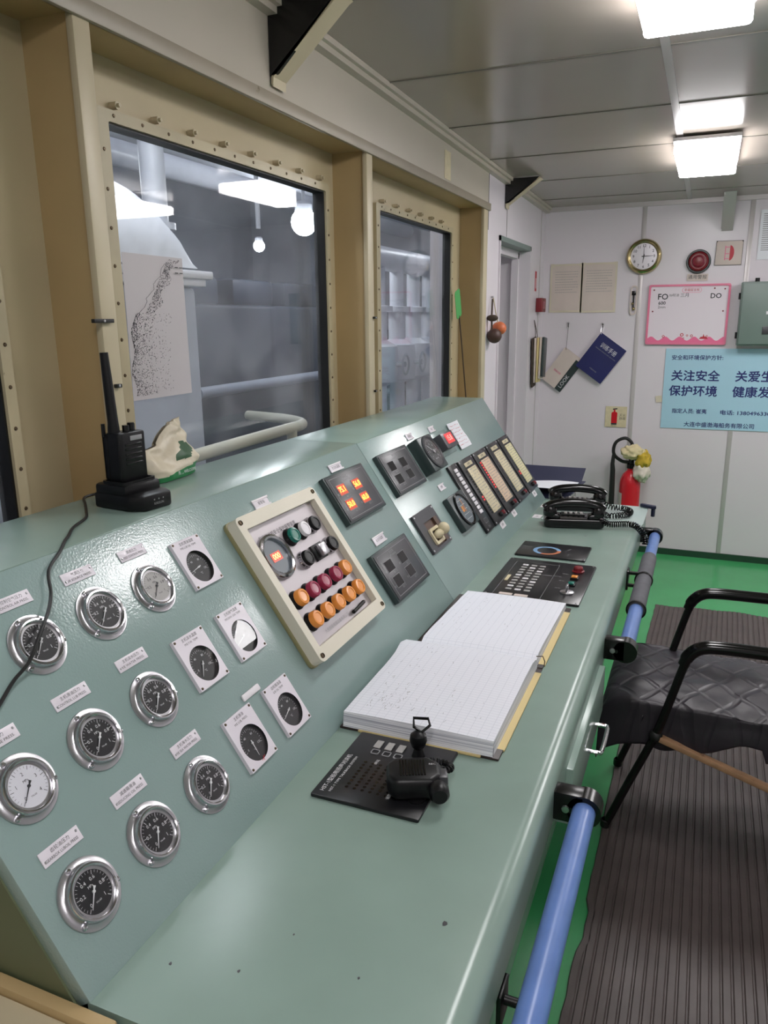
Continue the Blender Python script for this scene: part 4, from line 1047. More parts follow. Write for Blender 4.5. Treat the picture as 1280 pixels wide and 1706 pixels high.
t = thing('intercom_panel', 'black intercom plate with a speaker grille, under the microphone', 'control panel', desk(.985, -.412))
MB().prism(rrect(.192, .174, .003), 0, .005, .0008).build('plate', M['blacksatin'], t)
L = lambda X, Y: (Y - .985, -(X + .412))
gr = MB()
for r in range(9):
    for q in range(6):
        x, y = L(-.455 + q * .013, .925 + r * .009); gr.lathe([(.003, .0052), (0, .0052)], 8, Matrix.Translation((x, y, 0)))
gr.build('speaker_grille', M['windowblack'], t, smooth=0)
text('HST-1型船用扬声对讲机', .0095, M['whitetext'], t, *L(-.486, .955), .0054, fit=.105); text('HST-1 TYPE TALKBACK SYSTEM', .006, M['whitetext'], t, *L(-.474, .955), .0054, fit=.10)
for q in range(3):
    x, y = L(-.455 + q * .020, 1.052); MB().box(x - .011, x + .011, y - .006, y + .006, .005, .007, bev=.0006).build('label_window', M['dialgrey'], t)
    x, y = L(-.452 + q * .020, 1.030); MB().ring(rrect(.014, .014, .003, x, y), rrect(.011, .011, .002, x, y), .005, .0062).build('push_button', M['greytext'], t)
text('呼叫', .007, M['whitetext'], t, *L(-.437, 1.003), .0054, name='caption'); text('话筒', .007, M['whitetext'], t, *L(-.385, .925), .0054, name='caption')
MB().lathe([(.014, .005), (.014, .008), (.010, .009), (0, .009)], 24, Matrix.Translation((*L(-.345, .935), 0))).build('socket', M['black'], t)

# hand microphone with strap and coiled cord
t = thing('hand_microphone', 'black hand microphone lying on the intercom plate', 'microphone', desk(.955, -.358, .0062, -1.15))
bod = MB().prism([(-.040, -.016), (-.030, -.034), (.028, -.034), (.044, -.018), (.044, .016), (.026, .034), (-.028, .034), (-.040, .018)], .002, .037, .009, 3)
bod.build('body', M['black'], t)
gl = MB()
for k in range(9): gl.box(-.020 + k * .0045, -.0175 + k * .0045, -.020, .020, .0372, .0384)
gl.build('grille', M['blackgloss'], t)
MB().box(.030, .052, -.022, .004, .016, .034, bev=.004).build('talk_key', M['darkgrey'], t)
MB().lathe([(0, 0), (.013, 0), (.015, .004), (.015, .018), (.011, .024), (0, .024)], 24, Matrix.Translation((.036, -.030, .022)) @ Matrix.Rotation(math.pi / 2, 4, 'X')).build('socket_plug', M['black'], t)
text('REC', .006, M['whitetext'], t, .030, .008, .0376)
coil([(.045, .012, .022), (.060, .022, .020), (.055, .050, .012), (.020, .060, .010), (-.015, .040, .008)], .0045, .0014, 26).build('coiled_cord', M['black'], t)
t2 = thing('microphone_hook', 'black knob with a triangular wire loop, standing by the logbook edge', 'hook', desk(1.045, -.382, .0062))
MB().lathe([(0, 0), (.011, 0), (.009, .006), (.007, .014), (.011, .018), (.0145, .028), (.013, .038), (.007, .043), (0, .044)], 24).build('post', M['black'], t2)
MB().tube([(.004, -.004, .041), (.012, -.016, .052), (.014, -.012, .062), (.011, .012, .060), (.006, .010, .047)], .0026, 8, closed=True).build('wire_loop', M['blackgloss'], t2)

# ------------------------------------------------------------------ the logbook
LX0, LX1, LY0, LY1, GUT = -.548, -.258, 1.085, 1.800, 1.440
t = thing('logbook', 'large open logbook with ruled white pages on the desk', 'book', Matrix.Translation((-.40, GUT, .8015)))
IL = t.matrix_world.inverted()
cv = MB(); cv.box(LX0 + .004, LX1, LY0, GUT - .004, .8016, .8056, bev=.001).box(LX0 + .004, LX1, GUT + .004, LY1, .8016, .8056, bev=.001).box(LX0 + .004, LX1, GUT - .006, GUT + .006, .8016, .804)
cv.build('cover', M['cover'], t, IL)
bd = MB(); bd.box(LX0 + .03, LX1 + .0025, LY0 + .03, GUT - .02, .8022, .8060, bev=.0008).box(LX0 + .03, LX1 + .0025, GUT + .02, LY1 - .03, .8022, .8060, bev=.0008).box(LX0 + .04, LX1 - .03, LY0 - .0025, LY0 + .02, .8022, .8060, bev=.0008)
bd.build('board_edge', M['tanboard'], t, IL)
def ztop(y):
    K = [(1.09, .027), (1.16, .029), (1.26, .031), (1.33, .033), (1.385, .033), (1.415, .028), (1.438, .016), (1.46, .024), (1.50, .0245), (1.60, .021), (1.72, .017), (1.79, .014)]
    for (a, p), (b, q) in zip(K, K[1:]):
        if y <= b:
            s = max(0, (y - a) / (b - a)); return p + (q - p) * (s * s * (3 - 2 * s))
    return K[-1][1]
def pages(y0, y1, xin0, xin1, wav):
    m = MB(); n, k = 40, 12
    def fx(a, b):   # a along Y, b across X (0 = far side from the aisle)
        y = y0 + (y1 - y0) * a
        xl = LX0 + xin0 + wav(y); xr = LX1 - xin1
        return (xl + (xr - xl) * b, y, .806 + ztop(y) + .002 * math.sin(b * math.pi) )
    top = lambda a, b: fx(a, b)
    m.grid(top, n, k, 0)
    # the four sides
    m.grid(lambda a, b: Vector((fx(a, 0)[0], fx(a, 0)[1], .806 + (fx(a, 0)[2] - .806) * b)), n, 3, 1)
    m.grid(lambda a, b: Vector((fx(a, 1)[0], fx(a, 1)[1], .806 + (fx(a, 1)[2] - .806) * (1 - b))), n, 3, 1)
    m.grid(lambda a, b: Vector((fx(0, a)[0], y0 - .004 * (1 - b), .806 + (fx(0, a)[2] - .806) * b)), k, 3, 1)
    m.grid(lambda a, b: Vector((fx(1, a)[0], y1 + .003 * (1 - b), .806 + (fx(1, a)[2] - .806) * b)), k, 3, 1)
    bmesh.ops.remove_doubles(m.bm, verts=m.bm.verts, dist=1e-5); bmesh.ops.recalc_face_normals(m.bm, faces=m.bm.faces)
    return m
m_near = lambda y: -.010 * math.exp(-((y - 1.40) / .05) ** 2) + .012 * math.exp(-((y - 1.2) / .09) ** 2) * 0
pages(1.090, 1.438, .010, .010, m_near).build('left_pages', [M['page'], M['pageedge']], t, IL, smooth=50)
pages(1.4385, 1.792, .020, .012, lambda y: .008).build('right_pages', [M['page'], M['pageedge']], t, IL, smooth=50)
hw = MB()
def stroke(x, y, w, d=.0007):
    z = .8075 + ztop(y) + .002 * math.sin(math.pi * min(1, max(0, (x - LX0) / (LX1 - LX0)))); dx = random.uniform(-.003, .003)
    z2 = .8075 + ztop(y + w) + .002 * math.sin(math.pi * min(1, max(0, (x - LX0) / (LX1 - LX0))))
    hw.quad([(x, y, z), (x + dx, y + w, z2), (x + dx + d, y + w, z2), (x + d, y, z)])
for _ in range(150):
    y = random.choice([random.uniform(1.11, 1.40), random.uniform(1.11, 1.20), random.uniform(1.5, 1.75)]); x = random.uniform(LX0 + .035, LX0 + .10) if random.random() < .5 else random.uniform(LX0 + .03, LX1 - .04)
    stroke(x, y, random.uniform(.002, .009))
hw.build('handwriting', M['greytext'], t, IL, smooth=0)
MB().tube([(LX1 - .010, 1.425, .838), (LX1 + .002, 1.430, .838), (LX1 + .006, 1.433, .826), (LX1 + .005, 1.434, .815)], .0011, 6).build('ribbon', M['rope'], t, IL)

# ------------------------------------------------------------------ two-way radio in its charger, on the console top
ZT = 1.1945
t = thing('radio_charger', 'black desktop charger holding the two-way radio on the console top', 'charger', Matrix.Translation((-.888, 1.012, ZT)) @ Matrix.Rotation(math.radians(-6), 4, 'Z'))
b = MB().prism([(-.052, -.042), (.030, -.044), (.055, -.030), (.055, .030), (.030, .044), (-.052, .042)], 0, .026, .004, 2)
b.box(-.050, .022, -.041, .041, .020, .042, bev=.006)
b.build('base', M['black'], t)
MB().ring(rrect(.052, .074, .006, -.010, 0), rrect(.046, .066, .005, -.010, 0), .040, .046).build('pocket_rim', M['black'], t)
for k in (-1, 0, 1): MB().lathe([(.0014, 0), (0, .0004)], 10, Matrix.Translation((.0556, k * .010, .017)) @ Matrix.Rotation(math.pi / 2, 4, 'Y')).build('indicator', M['greytext'], t)
lt = text('KIRISUN', .006, M['greytext'], t, 0, 0, 0)
lt.matrix_local = Matrix.Translation((.0556, 0, .010)) @ basis((0, 1, 0), (0, 0, 1), (1, 0, 0), (0, 0, 0))
r = thing('two_way_radio', 'black handheld radio with a thick aerial, standing in the charger', 'radio', Matrix.Translation((-.898, 1.013, ZT + .0425)) @ Matrix.Rotation(math.radians(-6), 4, 'Z'))
R = MB().prism(rrect(.034, .058, .006), 0, .084, .003, 2)
R.build('body', M['black'], r)
MB().prism(rrect(.020, .050, .005, -.020, 0), .002, .080, .003).build('battery', M['black'], r)
sp = MB()
for k in range(5): sp.box(.0170, .0182, -.018, .018, .030 + k * .008, .0335 + k * .008, bev=.0006)
sp.build('speaker_slots', M['blackgloss'], r)
bd_ = MB().box(.0170, .0180, -.006, .020, .070, .078, bev=.0006).build('badge', M['greytext'], r)
MB().cyl((0, .014, .084), (0, .014, .096), .0065, seg=18).cyl((0, .014, .096), (0, .014, .0975), .0055, seg=18).build('volume_knob', M['blackgloss'], r)
MB().cyl((.004, -.001, .084), (.004, -.001, .095), .0060, seg=18).build('channel_knob', M['blackgloss'], r)
MB().tube([(-.006, -.018, .082), (-.006, -.018, .092), (-.006, -.0180, .10), (-.0085, -.0185, .16), (-.0105, -.019, .215)], [.0098, .0096, .0088, .0080, .0068], 16).build('aerial', M['black'], r)
MB().tube([(-.024, -.024, .076), (-.024, -.024, .098)], .0034, 10).build('belt_clip', M['black'], r)
cb = thing('charger_cable', 'thin black cable running from the charger down over the console face', 'cable', Matrix.Translation((-.9, .95, ZT)))
IV = cb.matrix_world.inverted()
def sp_(u, v, o): return SL_O + Vector((0, u, 0)) + SL_S * v + SL_N * o
path = [(-.936, 1.000, ZT + .014), (-.962, 1.012, ZT + .012), (-.995, 1.035, ZT + .006), (-1.000, 1.010, ZT + .004), (-.965, .975, ZT + .0035), (-.925, .935, ZT + .0035), (-.893, .900, ZT + .0035), (-.868, .848, ZT + .0035), (-.838, .808, ZT + .004), (-.822, .785, ZT + .0045), sp_(.757, .470, .006), sp_(.722, .450, .009), sp_(.704, .420, .011), sp_(.678, .398, .020), sp_(.650, .378, .0235), sp_(.618, .352, .020), sp_(.594, .340, .008), sp_(.560, .320, .004), sp_(.50, .288, .004), sp_(.484, .27, .006)]
MB().tube(smooth_path(path, 8), .0023, 8).build('cord', M['rubber'], cb, IV)

# crumpled carrier bag beside the radio
t = thing('plastic_bag', 'crumpled beige bag with a green printed band, on the console top by the window', 'bag', Matrix.Translation((-.992, 1.228, ZT)) @ Matrix.Rotation(math.radians(4), 4, 'Z'))
def bagf(a, b):
    ang = 2 * math.pi * a; c, s = math.cos(ang), math.sin(ang)
    y = .080 * (abs(c) ** .6) * (1 if c > 0 else -1); top = .086 + .034 * (y / .08) + .006 * math.sin(5 * y / .08)
    th_ = .030 * (1 - b) ** .7 + .0035
    x = th_ * (abs(s) ** .8) * (1 if s > 0 else -1)
    z = top * b
    n = noise.noise_vector(Vector((x * 6 + .3, y * 26, z * 34))) * .010 * min(1, b * 3)
    n2 = noise.noise_vector(Vector((y * 60, z * 70, 2.0))) * .007 * min(1, b * 3)
    return (x + n.x + n2.x + .010 * math.sin(b * 5), y * (1 - .08 * b) + n.y * .5, max(0.0005, z + n.z * .4))
def bagm(a, b):
    y = math.cos(2 * math.pi * a)
    if b < .2 + .05 * y: return 1
    if .62 < a % 1 or a < .5:
        yy = math.copysign(abs(y) ** .6, y)
        if a < .5 and ((yy - .42) / .36) ** 2 + ((b - .50 - .10 * (yy - .4)) / .13) ** 2 < 1: return 2
    return 0
MB().grid(bagf, 72, 30, 0, bagm).build('bag_film', [M['bag'], M['baggreen'], M['bagdark']], t, smooth=60)
lt = text('购物 WELCOME', .009, M['whitetext'], t); lt.matrix_local = Matrix.Translation((.0365, .02, .011)) @ basis((0, 1, 0), (0, 0, 1), (1, 0, 0), (0, 0, 0))

# clips on the window posts
def clip(y, z, label, l=.030):
    t = thing('post_clip', label, 'clip', Matrix.Translation((-1.0095, y, z)), 'black clips on the window posts')
    MB().box(0, .008, -l / 2, l / 2, -.0035, .0035, bev=.001).build('clip', M['rubber'], t)
    MB().lathe([(0, .0015), (.002, .001), (.0025, 0)], 10, Matrix.Translation((.008, 0, 0)) @ Matrix.Rotation(math.pi / 2, 4, 'Y')).build('screw', M['steel'], t)
clip(1.105, 1.502, 'flat black clip on the left window post, above the radio aerial', .05)
clip(1.128, 1.385, 'short black stub on the left window post, below the flat clip', .014)
clip(2.338, 1.505, 'black clip halfway up the post between the two windows', .02)
clip(2.335, 1.27, 'black clip low on the post between the two windows', .012)

# sea chart stuck on the glass
t = thing('sea_chart', 'black and white sea chart stuck on the inside of the large window', 'chart', basis((0, 1, 0), (0, 0, 1), (1, 0, 0), (-1.133, 1.416, 1.487)))
W_, H_ = .205, .305
MB().grid(lambda a, b: ((a - .5) * W_, (b - .5) * H_, .001 + .0015 * math.sin(3 * a + 2 * b)), 10, 12).build('sheet', M['chart'], t)
ink = MB(); rc = random.Random(3)
for _ in range(2600):
    b = rc.random() * .95 + .03
    if b > .6: lo, wd, keep = .30 + (b - .6) * 1.15, .16 + .05 * math.sin(b * 40), .55
    else: lo, wd, keep = .04 + .30 * max(0, b - .35) + .03 * math.sin(b * 23), .62, 1.0
    q0 = rc.random() ** (1.0 if b > .6 else 2.0); a = lo + wd * q0
    if rc.random() > keep or a > .95: continue
    if b < .6 and q0 > .55 and rc.random() < .6: continue
    x, y = (a - .5) * W_, (b - .5) * H_; s = rc.uniform(.0007, .0020); q = rc.uniform(0, 3)
    dx, dy = s * math.cos(q), s * math.sin(q)
    z = .0018 + .0015 * math.sin(3 * a + 2 * b)
    ink.quad([(x - dx, y - dy, z), (x + dx, y + dy, z), (x + dx - dy * .5, y + dy + dx * .5, z), (x - dx - dy * .5, y - dy + dx * .5, z)])
pts = []
for k in range(60):
    b = .34 + .62 * k / 59; a = (.06 + .30 * (b - .34) if b < .6 else .20 + (b - .6) * 1.3) + .02 * math.sin(b * 60) + .02 * rc.random()
    pts.append(((min(a, .72) - .5) * W_, (b - .5) * H_))
for (x0, y0), (x1, y1) in zip(pts, pts[1:]):
    ink.quad([(x0, y0, .0034), (x1, y1, .0034), (x1 + .0012, y1, .0034), (x0 + .0012, y0, .0034)])
for k in range(4): ink.quad([(.068 + (k % 2) * .016, .118 + (k // 2) * .012, .0036), (.080 + (k % 2) * .016, .118 + (k // 2) * .012, .0036), (.080 + (k % 2) * .016, .120 + (k // 2) * .012, .0036), (.068 + (k % 2) * .016, .120 + (k // 2) * .012, .0036)])
ink.build('chart_print', M['inktext'], t, smooth=0)

# ------------------------------------------------------------------ telephones, binder, small cabinet at the far end
def phone(x, y, rot, label):
    t = thing('telephone', label, 'telephone', Matrix.Translation((x, y, .804)) @ Matrix.Rotation(math.radians(rot), 4, 'Z'), 'black desk telephones')
    MB().prism(rrect(.20, .105, .016), 0, .030, .006, 3).build('base', M['blackgloss'], t)
    for s in (-1, 1): MB().box(s * .066 - .020, s * .066 + .020, -.046, -.006, .028, .046, bev=.007, seg=3).build('cradle', M['blackgloss'], t)
    hs = MB()
    pts = [(-.098, -.026, .060), (-.085, -.026, .070), (-.055, -.026, .079), (0, -.026, .083), (.055, -.026, .079), (.085, -.026, .070), (.098, -.026, .060)]
    hs.tube(smooth_path(pts, 4), .0155, 14)
    for s in (-1, 1): hs.lathe([(0, .036), (.020, .036), (.024, .042), (.024, .056), (.018, .070), (0, .074)], 22, Matrix.Translation((s * .080, -.026, 0)))
    hs.build('handset', M['blackgloss'], t)
    kp = MB().box(-.04, .04, .008, .046, .029, .033, bev=.002).build('keypad', M['black'], t)
    for r_ in range(3):
        for c_ in range(4): MB().box(-.030 + c_ * .018, -.020 + c_ * .018, .012 + r_ * .011, .019 + r_ * .011, .033, .036, bev=.001).build('key', M['dialgrey'], kp)
    text('DIAL', .005, M['greytext'], t, .075, .03, .0302)
    return t
ph1 = phone(-.383, 2.605, 13, 'near black telephone at the far end of the desk')
ph2 = phone(-.408, 2.845, 10, 'far black telephone, behind the near one')
def cord(ph, path): return coil(path, .0092, .0022, 27, 12, 6).build('coiled_cord', M['blackgloss'], ph, ph.matrix_world.inverted())
cord(ph1, [(-.285, 2.590, .830), (-.262, 2.60, .8172), (-.225, 2.615, .8168), (-.195, 2.625, .8166), (-.172, 2.615, .812), (-.148, 2.600, .790), (-.140, 2.590, .760)])
cord(ph2, [(-.310, 2.838, .832), (-.285, 2.85, .8172), (-.245, 2.85, .8166), (-.213, 2.815, .8166), (-.218, 2.76, .8166), (-.27, 2.72, .8166), (-.30, 2.74, .8166)])
t = thing('clip_tool', 'dark blue plastic clip on the far corner of the desk', 'clip', Matrix.Translation((-.168, 2.945, .8045)) @ Matrix.Rotation(-.5, 4, 'Z'))
MB().prism([(-.02, -.008), (.036, -.010), (.044, 0), (.036, .010), (-.02, .008)], 0, .012, .002).build('jaw', M['navycloth'], t)
MB().box(.026, .038, -.006, .006, -.03, .001, bev=.002).build('tongue', M['navycloth'], t)

t = thing('low_cabinet', 'grey-green low cabinet beyond the far end of the console, mostly hidden', 'cabinet', Matrix.Translation((-.74, 3.25, 0)))
MB().box(-.26, .22, -.27, .30, .03, .775, bev=.006).build('cabinet_body', M['console_desk'], t)
MB().box(-.265, .235, -.28, .31, .775, .795, bev=.003).build('cabinet_top', M['console_desk'], t)
MB().box(.2205, .228, -.25, .28, .06, .75, bev=.002).build('door', M['console'], t)
MB().box(-.24, .20, -.25, .28, 0, .03).build('plinth', M['black'], t)
t = thing('ring_binder', 'open navy binder with white pages, just past the telephones', 'binder', Matrix.Translation((-.60, 3.17, .796)))
MB().prism([(-.17, -.17), (.13, -.17), (.15, .20), (-.17, .20)], 0, .004, .001).build('cover', M['navycloth'], t)
MB().grid(lambda a, b: (-.16 + .30 * a, -.165 + .34 * b * (.45 + .55 * a), .006 + .035 * math.sin(math.pi * (.15 + .55 * a)) * (1 - .55 * b)), 14, 10).build('pages', M['paper'], t)
bk = MB().grid(lambda a, b: (-.17 + .32 * a, .02 + .17 * b, .006 + .058 * b), 6, 6); bk.build('raised_leaf', M['navycloth'], t)

# ------------------------------------------------------------------ fire extinguisher by the end wall
ex = thing('fire_extinguisher', 'red fire extinguisher standing against the end wall, behind the desk', 'fire extinguisher', Matrix.Translation((-.388, 4.955, 0)))
MB().lathe([(0, 0), (.058, 0), (.0635, .006), (.0635, .475), (.060, .505), (.048, .535), (.028, .556), (.022, .562), (.022, .585), (0, .585)], 40).build('cylinder', M['red'], ex)
lb = MB(); 
lb.grid(lambda a, b: (.0640 * math.cos(math.radians(172 + 58 * a)), .0640 * math.sin(math.radians(172 + 58 * a)), .16 + .26 * b), 14, 2); lb.build('label', M['oldpaper'], ex)
MB().lathe([(.026, .575), (.026, .60), (.018, .605), (.016, .635), (0, .637)], 24).box(-.012, .085, -.010, .010, .625, .638, bev=.003).box(-.012, .095, -.009, .009, .650, .660, bev=.003).build('valve', M['blackpaint'], ex)
MB().tube(smooth_path([(-.015, 0, .612), (-.060, -.010, .62), (-.108, -.020, .665), (-.100, -.020, .735), (-.045, -.015, .765), (-.004, -.012, .735), (-.010, -.010, .70)], 8), .0105, 12).build('hose', M['rubber'], ex)
MB().tube([(-.108, -.022, .66), (-.112, -.022, .60), (-.108, -.022, .56), (-.103, -.022, .24)], [.010, .013, .0155, .019], 14).build('nozzle', M['rubber'], ex)
MB().lathe([(.0642, .30), (.0665, .305), (.0665, .325), (.0642, .33)], 36).build('strap', M['black'], ex)
rg = thing('rag', 'yellowed rag draped over the head of the fire extinguisher', 'rag', Matrix.Translation((-.375, 4.945, .60)))
def lump(cx, cz, rx, rz, seed, m, nm):
    mb = MB()
    def f(a, b):
        th, ph = 2 * math.pi * a, math.pi * b
        d = Vector((math.sin(ph) * math.cos(th), math.sin(ph) * math.sin(th), -math.cos(ph)))
        k = 1 + .30 * noise.noise(d * 2.2 + Vector((seed, 0, 0))) + .20 * noise.noise(d * 5 + Vector((0, seed, 0)))
        return (cx + rx * d.x * k, -.02 + .05 * d.y * k, cz + rz * d.z * k)
    mb.grid(f, 32, 18); mb.build(nm, m, rg, smooth=60)
lump(-.004, .080, .070, .044, 1.0, M['cloth'], 'cream_rag'); lump(.058, .035, .044, .060, 4.0, M['clothyellow'], 'yellow_rag'); lump(.052, -.040, .050, .066, 7.0, M['plastic_bag'], 'clear_bag')

# ------------------------------------------------------------------ rubber mat and chair
mt = MB(); bm = mt.bm; rm = random.Random(5)
NY, P = 84, .0235; NX = 46
yv = [.2 + (4.10 - .2) * j / NY for j in range(NY + 1)]
def edge(y): return -.176 + (.030 * ((y - 2.6) / 1.5) ** 1.2 if y > 2.6 else 0)
jit = [rm.uniform(-.0018, .0018) + (.010 if 30 < j < 34 else 0) + (-.006 if j in (20, 21) else 0) for j in range(NY + 1)]
xs = []
for i in range(NX):
    x0 = i * P
    xs += [(x0, .0035), (x0 + .0028, .0070), (x0 + P - .0058, .0070), (x0 + P - .003, .0035)]
rows = []
for j, y in enumerate(yv):
    row = []
    for q, (x, z) in enumerate(xs):
        xx = edge(y) + x + (jit[j] if q < 3 else 0)
        yy = y + (.018 * math.sin(xx * 7.0) + .006 * math.sin(xx * 31) if j == NY else 0)
        row.append(bm.verts.new((xx, yy, z + .0008)))
    rows.append(row)
for j in range(NY):
    for q in range(len(xs) - 1): bm.faces.new((rows[j][q], rows[j][q + 1], rows[j + 1][q + 1], rows[j + 1][q]))
low0 = [bm.verts.new((r[0].co.x, r[0].co.y, .0004)) for r in rows]
for j in range(NY): bm.faces.new((rows[j + 1][0], low0[j + 1], low0[j], rows[j][0]))
le = [bm.verts.new((v.co.x, v.co.y, .0004)) for v in rows[-1]]
for q in range(len(xs) - 1): bm.faces.new((rows[-1][q], rows[-1][q + 1], le[q + 1], le[q]))
bmesh.ops.recalc_face_normals(bm, faces=bm.faces)
tag(mt.build('rubber_mat', M['mat'], smooth=0), 'long brown-black ribbed rubber mat on the green floor', 'mat')

ch = thing('armchair', 'black tubular armchair with a quilted black cover over its seat', 'chair', Matrix.Translation((.15, 2.28, 0)))
ICH = ch.matrix_world.inverted()
def cpt(nm, mb, m, smooth=35): return mb.build(nm, m, ch, ICH, smooth=smooth)
for yy, yf in ((2.055, 2.10), (2.495, 2.45)):
    s = 1 if yf > yy else -1
    cpt('front_leg', MB().tube(smooth_path([(-.165, yf, .016), (-.112, yf - s * .014, .17), (-.047, yf - s * .032, .355), (-.012, yy, .49), (.012, yy, .585), (.032, yy, .628), (.075, yy, .648)], 6), .0115, 14), M['blackpaint'])
    cpt('foot_cap', MB().lathe([(0, 0), (.014, 0), (.015, .004), (.014, .022), (.011, .024)], 18, Matrix.Translation((-.167, yf, .0085))), M['rubber'])
    cpt('armrest', MB().tube(smooth_path([(.010, yy, .588), (.022, yy, .618), (.050, yy, .642), (.095, yy, .650), (.20, yy, .652), (.36, yy, .654), (.47, yy, .652), (.53, yy, .640)], 6), [.0150] * 4 + [.0175] * 39, 16), M['blackgloss'])
    cpt('rear_leg', MB().tube(smooth_path([(.52, yy, .645), (.555, yy, .58), (.56, yy, .45), (.60, yy, .20), (.64, yy, .016)], 6), .0115, 14), M['blackpaint'])
    cpt('foot_cap', MB().lathe([(0, 0), (.014, 0), (.015, .004), (.014, .022), (.011, .024)], 18, Matrix.Translation((.641, yy, .0085))), M['rubber'])
    d = Vector((.62, 0, -.195)); T = basis(d.normalized(), (0, 1, 0), d.normalized().cross(Vector((0, 1, 0))), (-.035, yf - s * .034, .352))
    cpt('side_rail', MB().box(0, .66, -.013, .013, -.008, .008, bev=.003, T=T), M['wood'])
    cpt('joint', MB().sphere((-.045, yf - s * .032, .355), .019, seg=16), M['rubber'])
cpt('cross_tube', MB().cyl((-.045, 2.06, .36), (-.045, 2.49, .36), .010), M['blackpaint'])
cpt('cross_tube', MB().cyl((.60, 2.055, .20), (.60, 2.495, .20), .010), M['blackpaint'])
cpt('backrest', MB().grid(lambda a, b: (.555 + .05 * b + .03 * math.sin(math.pi * a) + .0, 2.05 + .45 * a, .50 + .42 * b), 14, 10), M['quilt'])
for yy in (2.05, 2.50): cpt('back_post', MB().tube([(.555, yy, .58), (.58, yy, .70), (.612, yy, .94)], .0115, 12), M['blackpaint'])
# seat: padded board under the hanging cover
cpt('seat_pad', MB().box(-.17, .55, 2.105, 2.475, .375, .425, bev=.018, seg=3), M['black'])
def cover(a, b):
    # a: along X from the front lip to the back, b: across Y from the near hem to the far hem
    x = -.205 + .76 * a
    t_ = b * .86 - .20         # distance from the near edge, negative = hanging down
    hem_n = .075 + .030 * math.sin(7 * a + .4) + (.035 if .58 < a < .75 else 0) + .02 * noise.noise(Vector((a * 9, 0, 0)))
    y0, y1 = 2.092, 2.500
    if b < .25:
        s = 1 - b / .25; y = y0 - .012 * math.sin(math.pi * .5 * s) - .004 * s; z = .432 - (hem_n + .02) * s
        if s < .3: z = .440 - .03 * (s / .3) ** 2 * .8 - (hem_n - .02) * max(0, s - .0) * .35
    elif b > .85:
        s = (b - .85) / .15; y = y1 + .02 * s; z = .446 - .07 * s ** 1.3
    else:
        s = (b - .25) / .60; y = y0 + (y1 - y0) * s; z = .440 + .014 * math.sin(math.pi * s)
    if a < .14:
        f = 1 - a / .14; x = -.105 - .100 * math.sin(math.pi / 2 * f) ** 1.0; z -= .080 * f ** 2.2
    n = noise.noise(Vector((x * 9, y * 9, 1.3))) * .010 + noise.noise(Vector((x * 24, y * 20, 3.3))) * .0045
    return (x + (n * .6 if b < .25 else 0), y - (n if b < .25 else 0), z + (n if b >= .22 else n * .4))
cv = MB().grid(cover, 70, 60)
o = cpt('seat_cover', cv, M['quilt'], 80)
md_ = o.modifiers.new('thickness', 'SOLIDIFY'); md_.thickness = .006; md_.offset = -1
# the loose front corner of the cover, hanging in a point
fl = MB().grid(lambda a, b: (-.085 - .075 * a * b - .012 * b, 2.080 + .03 * a - .008 * b, .400 - .085 * b + .01 * math.sin(5 * a)), 10, 10)
o = cpt('cover_flap', fl, M['quilt'], 80); md_ = o.modifiers.new('thickness', 'SOLIDIFY'); md_.thickness = .004
# ------------------------------------------------------------------ things on the end wall
def taped(x0, z0, w, h, label, seed):
    t = thing('notice_sheet', label, 'notice', back(x0 + w / 2, z0 - h / 2, .0042), 'faded notices on the end wall')
    MB().box(-w / 2 - .012, w / 2 + .012, -h / 2 - .012, h / 2 + .012, 0, .0006).build('backing_film', M['film'], t, smooth=0)
    MB().box(-w / 2, w / 2, -h / 2, h / 2, .0006, .0012).build('sheet', M['oldpaper'], t, smooth=0)
    rr = random.Random(seed); ln = MB()
    for k in range(12):
        yy = h / 2 - .035 - k * .0155; x = -w / 2 + .02
        if yy < -h * .12: break
        while x < w / 2 - .02 - (.03 if k % 4 == 3 else 0):
            d = rr.uniform(.006, .012); ln.quad([(x, yy - .0012, .0015), (x + d, yy - .0012, .0015), (x + d, yy + .0012, .0015), (x, yy + .0012, .0015)]); x += d + .003
    ln.build('print', M['greytext'], t, smooth=0)
    for sx in (-1, 1): MB().box(sx * w / 2 - .012, sx * w / 2 + .012, h / 2 - .008, h / 2 + .014, .0012, .0016).build('tape', M['film'], t, smooth=0)
taped(-.955, 1.812, .178, .27, 'left one of the two faded notices taped near the corner', 1)
taped(-.762, 1.814, .192, .275, 'right one of the two faded notices, under the clock', 2)

t = thing('wall_clock', 'round brass-rimmed clock with a silver dial on the end wall', 'clock', back(-.408, 1.851, .0045))
MB().lathe([(0, 0), (.100, 0), (.102, .004), (.101, .020), (.096, .032), (.088, .037), (.080, .034), (.076, .026), (.075, .020)], 56).build('rim', M['brass'], t)
d = MB().lathe([(.0755, .0195), (.0755, .0205), (0, .0205)], 48).build('dial', M['steel'], t)
for k in range(12):
    x, y = polar(.060, 90 - 30 * (k + 1)); text(str(k + 1), .022, M['inktext'], d, x, y, .0209, name='numeral', bold=.0004)
def hand(l, w, ang, nm, z): MB().prism([(-.012, -w), (-.012, w), (l, w * .35), (l, -w * .35)], z, z + .001, T=Matrix.Rotation(math.radians(ang), 4, 'Z')).build(nm, M['black'], t)
hand(.040, .0035, 90 - 187, 'hour_hand', .0225); hand(.058, .0028, 90 - 88, 'minute_hand', .024); hand(.058, .0022, 92, 'second_hand', .0255)
MB().lathe([(.004, .0205), (.004, .0275), (0, .028)], 14).build('hub', M['black'], t)
MB().lathe([(.0752, .031), (.0752, .0316), (0, .0325)], 48).build('glass', M['lens'], t)

